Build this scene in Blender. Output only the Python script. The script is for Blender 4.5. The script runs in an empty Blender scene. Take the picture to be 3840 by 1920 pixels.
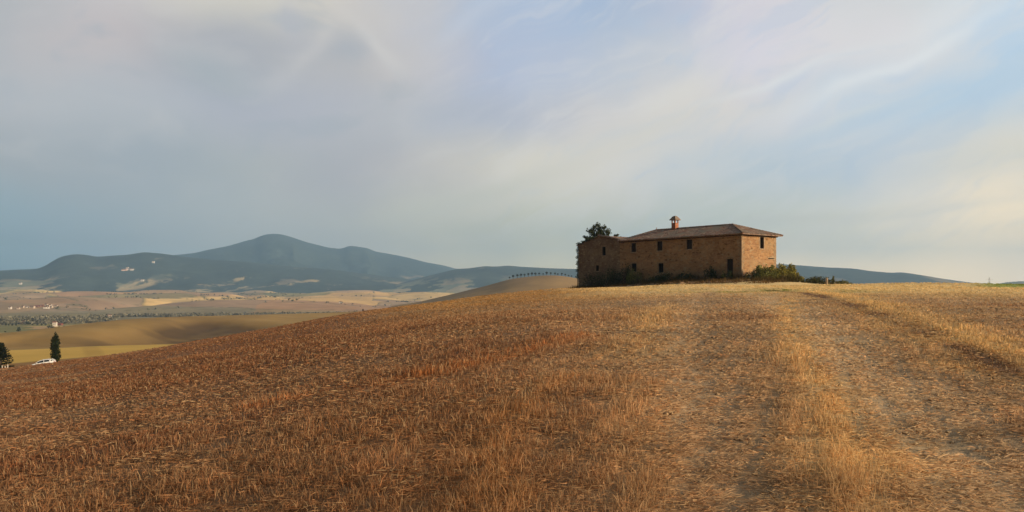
import bpy, math, random
import numpy as np
random.seed(7); rng = np.random.default_rng(11)
sc = bpy.context.scene
PI = math.pi
F, CX, HY = 3000.0, 1920.0, 1075.0        # focal length and eye level of the photograph, in its pixels

# ------------------------------------------------------------------ camera, sky, sun, exposure
cam = bpy.data.cameras.new('camera'); co = bpy.data.objects.new('camera', cam)
sc.collection.objects.link(co); sc.camera = co
co.location = (0, 0, 0); co.rotation_euler = (PI/2, 0, 0)
cam.sensor_width = 36; cam.lens = F/3840*36; cam.shift_y = (HY-960)/3840
cam.clip_start = 0.1; cam.clip_end = 60000
sc.view_settings.view_transform = 'Standard'; sc.view_settings.look = 'None'
sc.view_settings.exposure = 0.22; sc.view_settings.gamma = 1; sc.view_settings.use_curve_mapping = False

SUN_EL = math.radians(15); SUN_AZ = math.radians(115)     # azimuth clockwise from +Y (the view)
sd = (math.cos(SUN_EL)*math.sin(SUN_AZ), math.cos(SUN_EL)*math.cos(SUN_AZ), math.sin(SUN_EL))
L = bpy.data.lights.new('sun', 'SUN'); L.energy = 5.0; L.angle = math.radians(1.2); L.color = (1.0, .78, .50)
lo = bpy.data.objects.new('sun', L); sc.collection.objects.link(lo)
from mathutils import Vector, Matrix
lo.rotation_euler = Vector(sd).to_track_quat('Z', 'Y').to_euler()

def lin(c):
    return tuple(((v/255+.055)/1.055)**2.4 if v > 10 else v/255/12.92 for v in c)

w = bpy.data.worlds.new('World'); sc.world = w; w.use_nodes = True
nt = w.node_tree; nt.nodes.clear()

class G:                                    # tiny expression builder for shader nodes
    def __init__(s, nt): s.nt = nt
    def n(s, t, **k):
        o = s.nt.nodes.new(t)
        for a, b in k.items(): setattr(o, a, b)
        return o
    def put(s, sock, v):
        if v is None: return
        if hasattr(v, 'is_output'): s.nt.links.new(v, sock)
        else: sock.default_value = v
    def m(s, op, a, b=None, c=None, clamp=False):
        o = s.n('ShaderNodeMath', operation=op, use_clamp=clamp)
        for i, v in enumerate((a, b, c)): s.put(o.inputs[i], v)
        return o.outputs[0]
    def mix(s, f, a, b, mode='MIX'):
        o = s.n('ShaderNodeMix', data_type='RGBA', blend_type=mode)
        s.put(o.inputs[0], f)
        for i, v in ((6, a), (7, b)):
            if isinstance(v, tuple) and len(v) == 3: v = v+(1,)
            s.put(o.inputs[i], v)
        return o.outputs[2]
    def comb(s, x, y, z=0.0):
        o = s.n('ShaderNodeCombineXYZ')
        for i, v in enumerate((x, y, z)): s.put(o.inputs[i], v)
        return o.outputs[0]
    def sep(s, v):
        o = s.n('ShaderNodeSeparateXYZ'); s.put(o.inputs[0], v); return o.outputs
    def noise(s, vec, scale, detail=3, rough=.5, dist=0.0):
        o = s.n('ShaderNodeTexNoise'); s.put(o.inputs['Vector'], vec)
        o.inputs['Scale'].default_value = scale; o.inputs['Detail'].default_value = detail
        o.inputs['Roughness'].default_value = rough; o.inputs['Distortion'].default_value = dist
        return o.outputs[0]
    def voro(s, vec, scale, out='Color', feature='F1'):
        o = s.n('ShaderNodeTexVoronoi', feature=feature); s.put(o.inputs['Vector'], vec)
        o.inputs['Scale'].default_value = scale
        return o.outputs[out]
    def ramp(s, f, stops, interp='LINEAR'):
        o = s.n('ShaderNodeValToRGB'); s.put(o.inputs[0], f); cr = o.color_ramp; cr.interpolation = interp
        while len(cr.elements) < len(stops): cr.elements.new(.5)
        for e, (p, c) in zip(cr.elements, stops):
            e.position = p; e.color = tuple(c)+(1,) if len(c) == 3 else c
        return o.outputs[0]
    def mr(s, v, a, b, c=0.0, d=1.0, smooth=True):
        o = s.n('ShaderNodeMapRange', interpolation_type='SMOOTHSTEP' if smooth else 'LINEAR')
        for i, q in enumerate((v, a, b, c, d)): s.put(o.inputs[i], q)
        return o.outputs[0]

g = G(nt)
tc = g.n('ShaderNodeTexCoord'); X, Y, Z = g.sep(tc.outputs['Generated'])
az = g.m('ARCTAN2', X, Y)
el = g.m('ARCSINE', g.m('MINIMUM', g.m('MAXIMUM', Z, -1.0), 1.0))
p0 = g.comb(az, el, 0.0)
wrp = g.n('ShaderNodeTexNoise'); g.put(wrp.inputs['Vector'], p0); wrp.inputs['Scale'].default_value = 6; wrp.inputs['Detail'].default_value = 4
wx, wy, wz = g.sep(wrp.outputs['Color'])
azw = g.m('ADD', az, g.m('MULTIPLY', g.m('SUBTRACT', wx, .5), .22))
elw = g.m('ADD', el, g.m('MULTIPLY', g.m('SUBTRACT', wy, .5), .07))
rows = [(0, [(180, 180, 179), (201, 195, 193), (211, 204, 190), (200, 195, 193), (173, 187, 210), (174, 186, 207), (215, 209, 215), (205, 209, 209), (204, 215, 220)]),
        (250, [(180, 178, 180), (194, 184, 183), (170, 169, 174), (197, 191, 190), (179, 187, 208), (203, 204, 209), (218, 213, 221), (219, 217, 218), (186, 209, 230)]),
        (450, [(183, 182, 185), (180, 181, 186), (176, 176, 186), (185, 184, 188), (181, 184, 197), (220, 212, 205), (216, 213, 215), (188, 207, 225), (189, 208, 225)]),
        (650, [(161, 164, 170), (160, 166, 174), (174, 175, 176), (181, 177, 180), (223, 213, 196), (221, 215, 207), (189, 201, 211), (209, 212, 216), (231, 221, 204)]),
        (850, [(143, 164, 177), (161, 171, 178), (179, 181, 181), (191, 187, 178), (207, 202, 178), (207, 206, 190), (215, 213, 196), (269, 248, 215), (290, 259, 212)]),
        (1050, [(116, 149, 161), (167, 178, 184), (211, 205, 189), (242, 219, 185), (268, 243, 185), (293, 264, 208), (314, 276, 217), (358, 306, 226), (358, 306, 236)])]
uf = g.mr(azw, math.atan(-.64), math.atan(.64), smooth=False)
pos = [(math.atan((i*480-CX)/F)-math.atan(-.64))/(2*math.atan(.64)) for i in range(9)]
col = None; pe = None
for y, cs in rows:
    r = g.ramp(uf, [(p, tuple(v*.35 for v in lin(c))) for p, c in zip(pos, cs)], 'CARDINAL')
    e = math.atan((HY-y)/F)
    col = r if col is None else g.mix(g.mr(elw, pe, e), col, r)
    pe = e
up_ = g.n('ShaderNodeVectorMath', operation='SCALE'); g.put(up_.inputs[0], col); up_.inputs['Scale'].default_value = 1/.35; col = up_.outputs[0]   # ramps hold 0..1 only
# thin cirrus streaks that rise to the right and spread
th = math.radians(24)
sx = g.m('ADD', g.m('MULTIPLY', azw, math.cos(th)), g.m('MULTIPLY', el, math.sin(th)))
sy = g.m('SUBTRACT', g.m('MULTIPLY', el, math.cos(th)), g.m('MULTIPLY', azw, math.sin(th)))
st = g.noise(g.comb(g.m('MULTIPLY', sx, 3.0), g.m('MULTIPLY', sy, 14.0), 3.3), 1.6, 6, .58, .5)
st2 = g.noise(g.comb(g.m('MULTIPLY', sx, 5.0), g.m('MULTIPLY', sy, 30.0), 8.1), 1.7, 5, .6, .8)
mask = g.m('MULTIPLY', g.mr(az, -.22, .10), g.mr(el, .005, .10))
wisp = g.m('MULTIPLY', g.m('ADD', g.m('MULTIPLY', g.mr(st, .46, .68), .40), g.m('MULTIPLY', g.mr(st2, .50, .70), .20)), mask)
col = g.mix(wisp, col, lin((226, 221, 217)))
blue = g.m('MULTIPLY', g.m('MULTIPLY', g.mr(st, .46, .34), .28), mask)
col = g.mix(blue, col, lin((172, 194, 218)))
# soft lumpy cloud at the left, with a darker hollow and a warm rim
bl = g.noise(g.comb(g.m('MULTIPLY', azw, 1.0), g.m('MULTIPLY', elw, 2.0), 1.7), 7.0, 5, .55, .3)
ml = g.m('MULTIPLY', g.mr(az, -.05, -.2), g.mr(el, .06, .2))
col = g.mix(g.m('MULTIPLY', g.mr(bl, .52, .74), g.m('MULTIPLY', ml, .45)), col, lin((205, 200, 196)))
col = g.mix(g.m('MULTIPLY', g.mr(bl, .46, .30), g.m('MULTIPLY', ml, .4)), col, lin((158, 166, 176)))
azh = g.m('MULTIPLY_ADD', g.m('SUBTRACT', azw, az), .45, az); elh = g.m('MULTIPLY_ADD', g.m('SUBTRACT', elw, el), .6, el)
def blob(px, py, rx, ry, ang, amt, c):
    global col
    a = math.radians(ang); u0 = math.atan((px-CX)/F); e0 = math.atan((HY-py)/F*math.cos(u0))
    dx = g.m('SUBTRACT', azh, u0); dy = g.m('SUBTRACT', elh, e0)
    a1 = g.m('ADD', g.m('MULTIPLY', dx, math.cos(a)), g.m('MULTIPLY', dy, math.sin(a)))
    b1 = g.m('SUBTRACT', g.m('MULTIPLY', dy, math.cos(a)), g.m('MULTIPLY', dx, math.sin(a)))
    q = g.m('ADD', g.m('POWER', g.m('ABSOLUTE', g.m('DIVIDE', a1, rx/F)), 2.0), g.m('POWER', g.m('ABSOLUTE', g.m('DIVIDE', b1, ry/F)), 2.0))
    col = g.mix(g.m('MULTIPLY', g.m('POWER', 2.718, g.m('MULTIPLY', q, -1.0)), amt), col, lin(c))
blob(820, 300, 170, 80, -15, .6, (150, 160, 168))
blob(1290, 190, 90, 50, 10, .5, (158, 165, 176))
blob(1400, 170, 130, 30, -50, .6, (210, 205, 200))
blob(1160, 190, 170, 34, 48, .35, (212, 206, 200))
blob(1080, 60, 60, 110, 20, .35, (178, 178, 190))
blob(2200, 600, 560, 46, 22, .7, (222, 213, 198))
blob(1750, 745, 330, 36, 15, .65, (204, 200, 186))
blob(2500, 370, 190, 46, 24, .6, (224, 218, 208))
blob(2650, 470, 380, 30, 14, .45, (220, 214, 206))
blob(3380, 235, 330, 22, 22, .7, (232, 233, 233))
blob(3500, 90, 200, 60, 30, .5, (226, 227, 228))
blob(2960, 290, 260, 16, 14, .6, (230, 229, 227))
blob(2990, 390, 150, 26, 16, .5, (224, 223, 222))
blob(3180, 440, 160, 12, 14, .5, (220, 221, 218))
blob(3650, 330, 330, 60, 18, .4, (182, 205, 225))
blob(3150, 480, 380, 32, 12, .35, (184, 203, 218))
blob(1780, 60, 190, 24, 28, .4, (196, 203, 216))
blob(3740, 590, 220, 50, 5, .5, (224, 217, 203))
blob(2900, 830, 480, 18, 6, .35, (206, 200, 186))
blob(3400, 790, 400, 14, 5, .4, (226, 218, 204))
sky = g.n('ShaderNodeTexSky', sky_type='NISHITA'); sky.sun_disc = False
sky.sun_elevation = SUN_EL; sky.sun_rotation = SUN_AZ; sky.air_density = 1.2; sky.dust_density = 2.0
SKY_STRENGTH = .1
sc10 = g.n('ShaderNodeVectorMath', operation='SCALE'); g.put(sc10.inputs[0], col); sc10.inputs['Scale'].default_value = 1.0/SKY_STRENGTH
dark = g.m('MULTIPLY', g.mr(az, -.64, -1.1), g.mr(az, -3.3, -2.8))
shade = g.m('SUBTRACT', 1.0, g.m('MULTIPLY', dark, .90))                     # unseen sky behind and left of the viewer dimmed, keeping the long wall dark
shade = g.m('MULTIPLY', shade, g.m('SUBTRACT', 1.0, g.m('MULTIPLY', g.mr(el, .36, .7), .5)))  # overhead sky, out of view, dimmed too to lower the ambient light
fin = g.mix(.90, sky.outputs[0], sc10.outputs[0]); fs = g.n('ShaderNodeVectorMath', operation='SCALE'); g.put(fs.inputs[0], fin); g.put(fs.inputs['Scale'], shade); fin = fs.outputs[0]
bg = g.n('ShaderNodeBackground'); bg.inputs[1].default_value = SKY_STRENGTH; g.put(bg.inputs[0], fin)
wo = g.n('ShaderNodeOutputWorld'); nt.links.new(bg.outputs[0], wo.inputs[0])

# ------------------------------------------------------------------ helpers
COL = sc.collection
def tag(o, label=None, cat=None, group=None, kind=None):
    if label: o['label'] = label
    if cat: o['category'] = cat
    if group: o['group'] = group
    if kind: o['kind'] = kind
    return o
def empty(name, loc, rz=0.0, **k):
    o = bpy.data.objects.new(name, None); COL.objects.link(o); o.location = loc; o.rotation_euler = (0, 0, rz)
    o.empty_display_size = .2
    return tag(o, **k)
def np_mesh(name, V, Fc, mat, parent=None, cols=None, smooth=False, loc=None):
    """V (n,3); Fc (m,k) faces of one size, or a list of such arrays"""
    V = np.asarray(V, dtype=np.float32)
    fl = Fc if isinstance(Fc, list) else [Fc]
    me = bpy.data.meshes.new(name)
    me.vertices.add(len(V)); me.vertices.foreach_set('co', V.ravel())
    idx = np.concatenate([f.ravel() for f in fl]).astype(np.int32)
    cnt = np.concatenate([np.full(len(f), f.shape[1]) for f in fl])
    me.loops.add(len(idx)); me.loops.foreach_set('vertex_index', idx)
    me.polygons.add(len(cnt)); st_ = np.concatenate([[0], np.cumsum(cnt)[:-1]]).astype(np.int32)
    me.polygons.foreach_set('loop_start', st_)
    if smooth: me.polygons.foreach_set('use_smooth', np.ones(len(cnt), dtype=bool))
    if cols is not None:
        a = me.color_attributes.new('Col', 'FLOAT_COLOR', 'POINT')
        c = np.ones((len(V), 4), dtype=np.float32); c[:, :3] = cols; a.data.foreach_set('color', c.ravel())
    me.update(calc_edges=True); me.validate()
    me.materials.append(mat)
    o = bpy.data.objects.new(name, me); COL.objects.link(o)
    if parent: o.parent = parent
    if loc is not None: o.location = loc
    return o

def hsh(ix, iy, s=0):
    h = (ix.astype(np.int64)*374761393 + iy.astype(np.int64)*668265263 + s*1442695041) & 0xffffffff
    h = ((h ^ (h >> 13))*1274126177) & 0xffffffff
    return ((h ^ (h >> 16)) & 0xffffff)/float(0xffffff)
def vn(x, y, s=0):
    x = np.asarray(x, float); y = np.asarray(y, float)
    ix = np.floor(x); iy = np.floor(y); fx = x-ix; fy = y-iy
    fx = fx*fx*fx*(fx*(fx*6-15)+10); fy = fy*fy*fy*(fy*(fy*6-15)+10)
    a = hsh(ix, iy, s); b = hsh(ix+1, iy, s); c = hsh(ix, iy+1, s); d = hsh(ix+1, iy+1, s)
    return (a+(b-a)*fx)*(1-fy)+(c+(d-c)*fx)*fy
def fbm(x, y, o=4, s=0, gain=.5):
    t = 0; a = 1; n = 0
    for i in range(o):
        t = t+a*(vn(x, y, s+i*17)-.5)*2; n += a; a *= gain; x = x*2.03+7.1; y = y*2.03-3.7
    return t/n
def ss(x, a, b):
    t = np.clip((x-a)/(b-a), 0, 1); return t*t*(3-2*t)
def px2az(px): return np.arctan((np.asarray(px, float)-CX)/F)

# ------------------------------------------------------------------ heights
SKX = np.array([-900, 0, 124, 233, 349, 466, 582, 737, 892, 1000, 1130, 1288, 1505, 1600, 1817, 1942, 2165, 2500, 3000, 3840, 4700.])
SKY_ = np.array([1480, 1403, 1389, 1370, 1353, 1333, 1309, 1283, 1258, 1236, 1208, 1179, 1148, 1138, 1111, 1099, 1082, 1073, 1067.5, 1069, 1078.])
_az = px2az(SKX); _T = (HY-SKY_)/F*np.cos(_az)
def smooth_tab(az, xs, ys, wd=.03):
    t = 0
    for k in (-1, -.5, 0, .5, 1): t = t+np.interp(az+k*wd, xs, ys)
    return t/5
def hill(az, r):
    T = smooth_tab(az, _az, _T)
    rs = np.interp(az, px2az([0, 1400, 2165, 3840]), [78, 86, 97, 100])
    back = ss(np.abs(az), 1.0, 2.2); T = T*(1-back)+(-.03)*back
    k = 1.65/rs**2; s = T+2*1.65/rs
    return -1.65+s*r-k*r*r
BX = np.array([-900, 0, 150, 300, 450, 600, 900, 1250, 1400, 1600, 1800.])
BY = np.array([1300, 1262, 1243, 1218, 1200, 1191, 1184, 1174, 1167, 1150, 1140.])
_baz = px2az(BX); _bT = (HY-BY)/F
_brc = np.array([420, 420, 460, 520, 580, 650, 700, 740, 760, 780, 780.])
GUL = []
def pdist(X, Y, P):
    d = np.full(np.shape(X), 1e9)
    for (x0, y0), (x1, y1) in zip(P[:-1], P[1:]):
        dx, dy = x1-x0, y1-y0; t = np.clip(((X-x0)*dx+(Y-y0)*dy)/(dx*dx+dy*dy+1e-9), 0, 1)
        d = np.minimum(d, np.hypot(X-x0-t*dx, Y-y0-t*dy))
    return d
def midhill(az, r, X, Y):
    Tc = smooth_tab(az, _baz, _bT, .04); rc = smooth_tab(az, _baz, _brc, .05); c = np.cos(az)
    zc = Tc*rc*c
    z1 = np.interp(r, [90, 140, 163, 250, 380], [-11.5, -13.4, -14.4, -18.3, -24.0])
    z1 = z1+.10*np.clip(X+85, -60, 50)*(1-ss(r, 180, 300))
    up = ss(r, 330, 400)
    zz = z1*(1-up)+up*(zc+(-.000055)*(r-rc)**2*(r < rc)+0)
    # gullies running diagonally over the convex brown hill
    q = (X*.80+Y*.55)/95.0
    zz = zz+up*(1-ss(r, rc*.93, rc))*6*(.30-np.abs(fbm(q*.8, (Y*.8-X*.5)/420.0, 3, 5)))
    for P_, wd_, dp_ in GUL: zz = zz-up*dp_*np.exp(-(pdist(X, Y, P_)/wd_)**2)
    dn = ss(r, rc, rc+420)
    zz = zz*(1-dn)+(-60)*dn
    lf = 1-ss(az, px2az(1500), px2az(1900))
    lf = lf*ss(az, -2.2, -1.3)
    return zz*lf+(-60)*(1-lf)
OX = np.array([1250, 1450, 1560, 1680, 1830, 1910, 1985, 2060, 2110, 2165, 2350, 2700, 3200.])
OY = np.array([1170, 1150, 1135, 1107, 1070, 1047, 1037, 1032, 1035, 1044, 1085, 1140, 1180.])
_oaz = px2az(OX); _oz = (HY-OY)/F*1200*np.cos(_oaz)
def olive(az, r):
    zc = smooth_tab(az, _oaz, np.maximum(_oz, -62), .008)
    return -62+(zc+62)*np.exp(-((r-1200)/300.)**2)*ss(az, px2az(1200), px2az(1500))*(1-ss(az, px2az(2900), px2az(3300)))
def valley(X, Y, r):
    f = ss(r, 1750, 2600)
    roll = 62*np.abs(fbm(X/620., Y/520., 3, 21, .42))+24*np.abs(fbm(X/300.+3, Y/270., 2, 33))-8
    return -60+1.0*fbm(X/90., Y/90., 2, 9)*ss(r, 900, 1200)+f*roll*.72+12*ss(r, 2300, 5400)
HX0, HY0 = 31.86, 111.0
RUT = []
def Hg(X, Y):
    X = np.asarray(X, float); Y = np.asarray(Y, float)
    r = np.hypot(X, Y); az = np.arctan2(X, Y)
    h = hill(az, r)
    # low mound the house stands on
    t = (X-HX0)*(-.615)+(Y-HY0)*.788; d = (X-HX0)*.788+(Y-HY0)*.615
    md = np.hypot(np.maximum(np.abs(t-8)-14, 0), np.maximum(np.abs(d-4)-6, 0))
    h = h+.55*np.exp(-(md/5.0)**2)*ss(t, 26, 6)
    h = h+(.07*fbm(X/2.6, Y/2.6, 3, 3)+.25*fbm(X/14., Y/11., 2, 4)*ss(r, 6, 25))*(1-ss(r, 150, 220))*ss(r, 1, 5)
    near = r < 90
    if RUT and np.any(near):
        xn, yn = X[near] if X.ndim else X, Y[near] if Y.ndim else Y; dd = 0
        for P_, wd_, dp_ in RUT: dd = dd+dp_*np.exp(-(pdist(xn, yn, P_)/wd_)**2)
        if h.ndim: h = h.copy(); h[near] -= dd
        else: h = h-dd
    a = midhill(az, r, X, Y); b = np.maximum(valley(X, Y, r), olive(az, r))
    b = np.maximum(a, b)
    k = 1.2; e = np.clip(.5+.5*(h-b)/k, 0, 1)
    return b*(1-e)+h*e+k*e*(1-e)*.5
def ridge(az, r, xs, ys, rc, r0, r1, base=-20, sd_=50, amp=.10):
    T = smooth_tab(az, px2az(xs), (HY-np.array(ys, float))/F, .004)
    zc = T*rc*np.cos(np.clip(az, -1.2, 1.2))
    p = ss(r, r0, rc)**1.15*(1-ss(r, rc, r1))
    X = r*np.sin(az); Y = r*np.cos(az)
    nz = fbm(az*rc/900., r/1500., 5, sd_)
    n2 = np.abs(fbm(az*rc/700.+5, r/2600., 3, sd_+7))
    rel = (1-ss(r, rc*.80, rc*.97))*ss(r, r0, r0+(rc-r0)*.4)
    return base+(zc-base)*p+rel*(zc-base)*amp*(nz*1.1-n2*1.2)
MX = [-1500, -600, 300, 480, 610, 730, 770, 860, 920, 960, 975, 1010, 1050, 1100, 1150, 1200, 1230, 1280, 1310, 1380, 1400, 1470, 1530, 1600, 1660, 1710, 1850, 2050, 2400]
MY = [1060, 1040, 1000, 975, 962, 950, 940, 923, 905, 896, 886, 879, 879, 893, 910, 922, 930, 935, 922, 932, 943, 955, 967, 985, 995, 1008, 1030, 1062, 1090]
def Hm(az, r): return ridge(az, r, MX, MY, 10000, 6200, 12500, -45, 50, .17)
FX = [-1500, -700, -200, 0, 60, 110, 160, 200, 230, 285, 330, 360, 430, 480, 540, 610, 680, 800, 950, 1100, 1250, 1400, 1550, 1750, 2000]
FY = [1050, 1000, 1030, 1018, 1012, 1014, 1003, 978, 962, 953, 957, 964, 959, 956, 946, 952, 962, 975, 985, 1000, 1012, 1030, 1050, 1075, 1090]
def Hf(az, r): return ridge(az, r, FX, FY, 6900, 4600, 8600, -46, 71, .17)
RX = [1300, 1420, 1500, 1600, 1710, 1760, 1820, 1860, 1905, 1960, 2060, 2165, 2500, 2935, 3010, 3100, 3200, 3260, 3340, 3380, 3420, 3470, 3560, 3620, 3680, 3735, 3760, 3790, 3840, 4000, 4400, 5200]
RY = [1092, 1076, 1062, 1036, 1009, 1006, 998, 1000, 996, 1001, 1006, 1009, 1000, 991, 996, 1003, 1007, 1016, 1023, 1021, 1026, 1034, 1049, 1057, 1064, 1067, 1060, 1057, 1054, 1050, 1040, 1050]
def Hr(az, r): return ridge(az, r, RX, RY, 6000, 4400, 7600, -46, 93, .16)
def pick(px, py, which='all', rmin=3, rmax=9000):
    """the point of the terrain that stands in that direction"""
    u = (px-CX)/F; T = (HY-py)/F
    Ys = np.exp(np.linspace(math.log(rmin), math.log(rmax), 6000)); Xs = Ys*u
    h = Hg(Xs, Ys)
    if which == 'all':
        a = np.full_like(Ys, math.atan(u)); r = np.hypot(Xs, Ys)
        h = np.maximum(h, np.maximum(np.where(r > 4500, Hf(a, r), -99), np.maximum(np.where(r > 6100, Hm(a, r), -99), np.where(r > 4300, Hr(a, r), -99))))
    i = np.argmax(h >= Ys*T)
    return float(Xs[i]), float(Ys[i]), float(h[i])
def at(px, Yd, ground=True):
    x = (px-CX)/F*Yd
    return (x, Yd, float(Hg(x, Yd)))

# erosion gullies that climb the brown hill to the right
_g = [([(380, 1291), (470, 1268), (560, 1246), (680, 1224), (800, 1204)], 15, 5.0), ([(600, 1292), (700, 1262), (800, 1238), (930, 1212)], 17, 5.5), ([(200, 1288), (300, 1268), (400, 1250)], 13, 2.5), ([(60, 1290), (150, 1272)], 12, 2.0)]
_g = [([pick(a, b, 'g', 150)[:2] for a, b in pts], wd_, dp_) for pts, wd_, dp_ in _g]
GUL.extend(_g)
# ------------------------------------------------------------------ colours of the field, in world metres
def poly(pts, rmin=3): return np.array([pick(a, b, 'g', rmin)[:2] for a, b in pts])
TR1 = poly([(2790, 1918), (2690, 1700), (2640, 1500), (2600, 1300), (2590, 1200), (2620, 1130), (2660, 1095)])
TR2 = poly([(3760, 1918), (3480, 1640), (3240, 1400), (3110, 1270), (2990, 1175), (2880, 1115)])
RUT.extend([(TR1, .42, .040), (TR2, .6, .045)])              # the wheels pressed the tracks into the ground
EDG = poly([(2890, 1090), (3030, 1100), (3130, 1128), (3300, 1180), (3420, 1232), (3600, 1310), (3850, 1425)])
GLD = poly([(3230, 1900), (3170, 1640), (3080, 1450), (3000, 1340), (2960, 1240), (2950, 1170), (2960, 1120)])
YEL = poly([(3050, 1092), (3200, 1122), (3380, 1180), (3520, 1240), (3850, 1370)])
DK1 = poly([(-50, 1760), (400, 1690), (900, 1580), (1400, 1460), (1700, 1350), (1950, 1260)])
DK2 = poly([(-50, 1480), (500, 1400), (1000, 1330), (1500, 1230)])
PL1 = poly([(-50, 1560), (500, 1500), (1000, 1430), (1400, 1370)])
OR1 = poly([(1480, 1440), (1640, 1395), (1850, 1350), (1960, 1320), (2200, 1260)])
OR2 = poly([(1880, 1900), (1850, 1700), (1990, 1480), (2150, 1420)])
OR3 = poly([(2430, 1900), (2380, 1650), (2400, 1440)])
OR5 = poly([(2420, 1330), (2430, 1220), (2500, 1140)])
OR4 = poly([(950, 1530), (1020, 1510), (1150, 1490)])
def dist(X, Y, P):
    d = np.full(np.shape(X), 1e9)
    for (x0, y0), (x1, y1) in zip(P[:-1], P[1:]):
        dx, dy = x1-x0, y1-y0; L2 = dx*dx+dy*dy+1e-9
        t = np.clip(((X-x0)*dx+(Y-y0)*dy)/L2, 0, 1)
        d = np.minimum(d, np.hypot(X-x0-t*dx, Y-y0-t*dy))
    return d
def band(X, Y, P, wd):
    r = np.hypot(X, Y); wv = wd*(1+.55*fbm(X/1.7, Y/1.7, 3, 77))
    return np.exp(-(dist(X, Y, P)/wv)**2)
def A(*c): return np.array(lin(c))
def field_col(X, Y):
    """plant colour and height (0..1) of the field at a point"""
    r = np.hypot(X, Y); az = np.arctan2(X, Y)
    right = ss(az, px2az(1500), px2az(2700)); far = ss(r, 14, 60)
    c0 = A(170, 130, 94); c1 = A(206, 172, 130)
    c = c0+(c1-c0)*(right*(.45+.55*far))[..., None]
    def bl(c, m, col): return c+(np.array(col)-c)*np.clip(m, 0, 1)[..., None]
    lf = 1-ss(az, px2az(900), px2az(1900))
    c = bl(c, lf*.8*ss(r, 8, 22), A(150, 104, 74))
    n1 = fbm(X/5.5, Y/3.2, 4, 101); n2 = fbm(X/1.3, Y/.9, 3, 131)
    c = bl(c, ss(n1, .05, .45)*.5, A(150, 104, 68))
    c = bl(c, ss(-n1, .05, .45)*.55, A(168, 138, 106))
    # warm gold crest on the left half and straw by the house
    gold = ss(az, px2az(1200), px2az(1750))*(1-ss(az, px2az(2150), px2az(2500)))*ss(r, 26, 55)
    c = bl(c, gold*.8, A(192, 146, 86))
    straw = ss(az, px2az(2000), px2az(2350))*ss(r, 34, 62)
    c = bl(c, straw*.92, A(238, 204, 140))
    ng = fbm(X/7., Y/3., 3, 171)
    c = bl(c, straw*ss(ng, .15, .45)*.3, A(150, 140, 70))
    c = bl(c, ss(az, px2az(3600), px2az(3750))*ss(r, 70, 85)*.8, A(120, 150, 50))
    gp = pick2820; gm = np.exp(-((X-gp[0])/5.)**2-((Y-gp[1])/3.5)**2); c = bl(c, gm*1.1*ss(fbm(X/2.5, Y/1.5, 3, 173), -.4, .15), A(138, 144, 56))
    h = .45+.5*n1+.3*n2
    for P, wd, col_, amt, dh in BANDS:
        m = band(X, Y, P, wd)*amt*(1 if P is TR1 or P is TR2 else .5+.6*ss(n1+.4*n2, -.4, .15) if P is EDG else .6+.4*ss(n2, -.3, .2) if P is GLD or P is YEL else .35+.9*ss(n2*.6+n1*.5+.12*np.sin(X*1.7), -.35, .3)); c = bl(c, m, A(*col_)); h = h+dh*m
    h = h*(1-straw*.35)
    c = c*(1+.16*n2)[..., None]; ds = (.04+.10*right)[..., None]; c = c*(1-ds)+ds*c.mean(-1, keepdims=True)*np.array([1.15, 1.0, .8])
    return c, np.clip(h, .02, 1.6)
pick2820 = pick(2900, 1092, 'g')
BANDS = [(TR1, .55, (198, 164, 126), .95, -1.1), (TR2, .78, (216, 184, 144), .95, -1.1), (DK1, 1.3, (136, 90, 62), .6, .35),
         (DK2, 3.2, (138, 96, 68), .5, .2), (PL1, 1.6, (158, 126, 96), .45, -.3), (GLD, .46, (226, 184, 120), .85, .75),
         (YEL, 1.1, (236, 194, 122), .95, .8), (EDG, .42, (128, 94, 72), .85, -.9), (OR1, .55, (192, 126, 72), .6, .7),
         (OR2, .40, (190, 138, 86), .5, .5), (OR3, .4, (200, 156, 106), .4, .5), (OR5, .7, (220, 180, 120), .6, .5), (OR4, .4, (186, 124, 76), .6, .7)]

# ------------------------------------------------------------------ materials
def mat(name, rough=.9, spec=.15):
    m = bpy.data.materials.new(name); m.use_nodes = True
    b = m.node_tree.nodes['Principled BSDF']; b.inputs['Roughness'].default_value = rough
    b.inputs['Specular IOR Level'].default_value = spec
    return m, G(m.node_tree), b
def attr_mat(name, rough=.95, var=(.82, 1.2), scale=1.0, bump=0.0, bscale=8.0, transl=0.0, detail=4):
    m, g, b = mat(name, rough, .1)
    at_ = g.n('ShaderNodeAttribute', attribute_name='Col')
    t = g.n('ShaderNodeTexCoord')
    f = g.noise(t.outputs['Object'], scale, detail, .65)
    v = g.mr(f, .3, .7, var[0], var[1], False)
    cc = g.n('ShaderNodeVectorMath', operation='SCALE'); g.put(cc.inputs[0], at_.outputs['Color']); g.put(cc.inputs['Scale'], v)
    g.put(b.inputs['Base Color'], cc.outputs[0])
    if bump:
        bp = g.n('ShaderNodeBump'); bp.inputs['Strength'].default_value = 1.0; bp.inputs['Distance'].default_value = bump
        g.put(bp.inputs['Height'], g.noise(t.outputs['Object'], bscale, 5, .7)); g.put(b.inputs['Normal'], bp.outputs[0])
    if transl:
        tr = g.n('ShaderNodeBsdfTranslucent'); g.put(tr.inputs[0], cc.outputs[0])
        ms = g.n('ShaderNodeMixShader'); ms.inputs[0].default_value = transl
        out = [n for n in g.nt.nodes if n.type == 'OUTPUT_MATERIAL'][0]
        g.nt.links.new(b.outputs[0], ms.inputs[1]); g.nt.links.new(tr.outputs[0], ms.inputs[2]); g.nt.links.new(ms.outputs[0], out.inputs[0])
    return m
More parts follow.
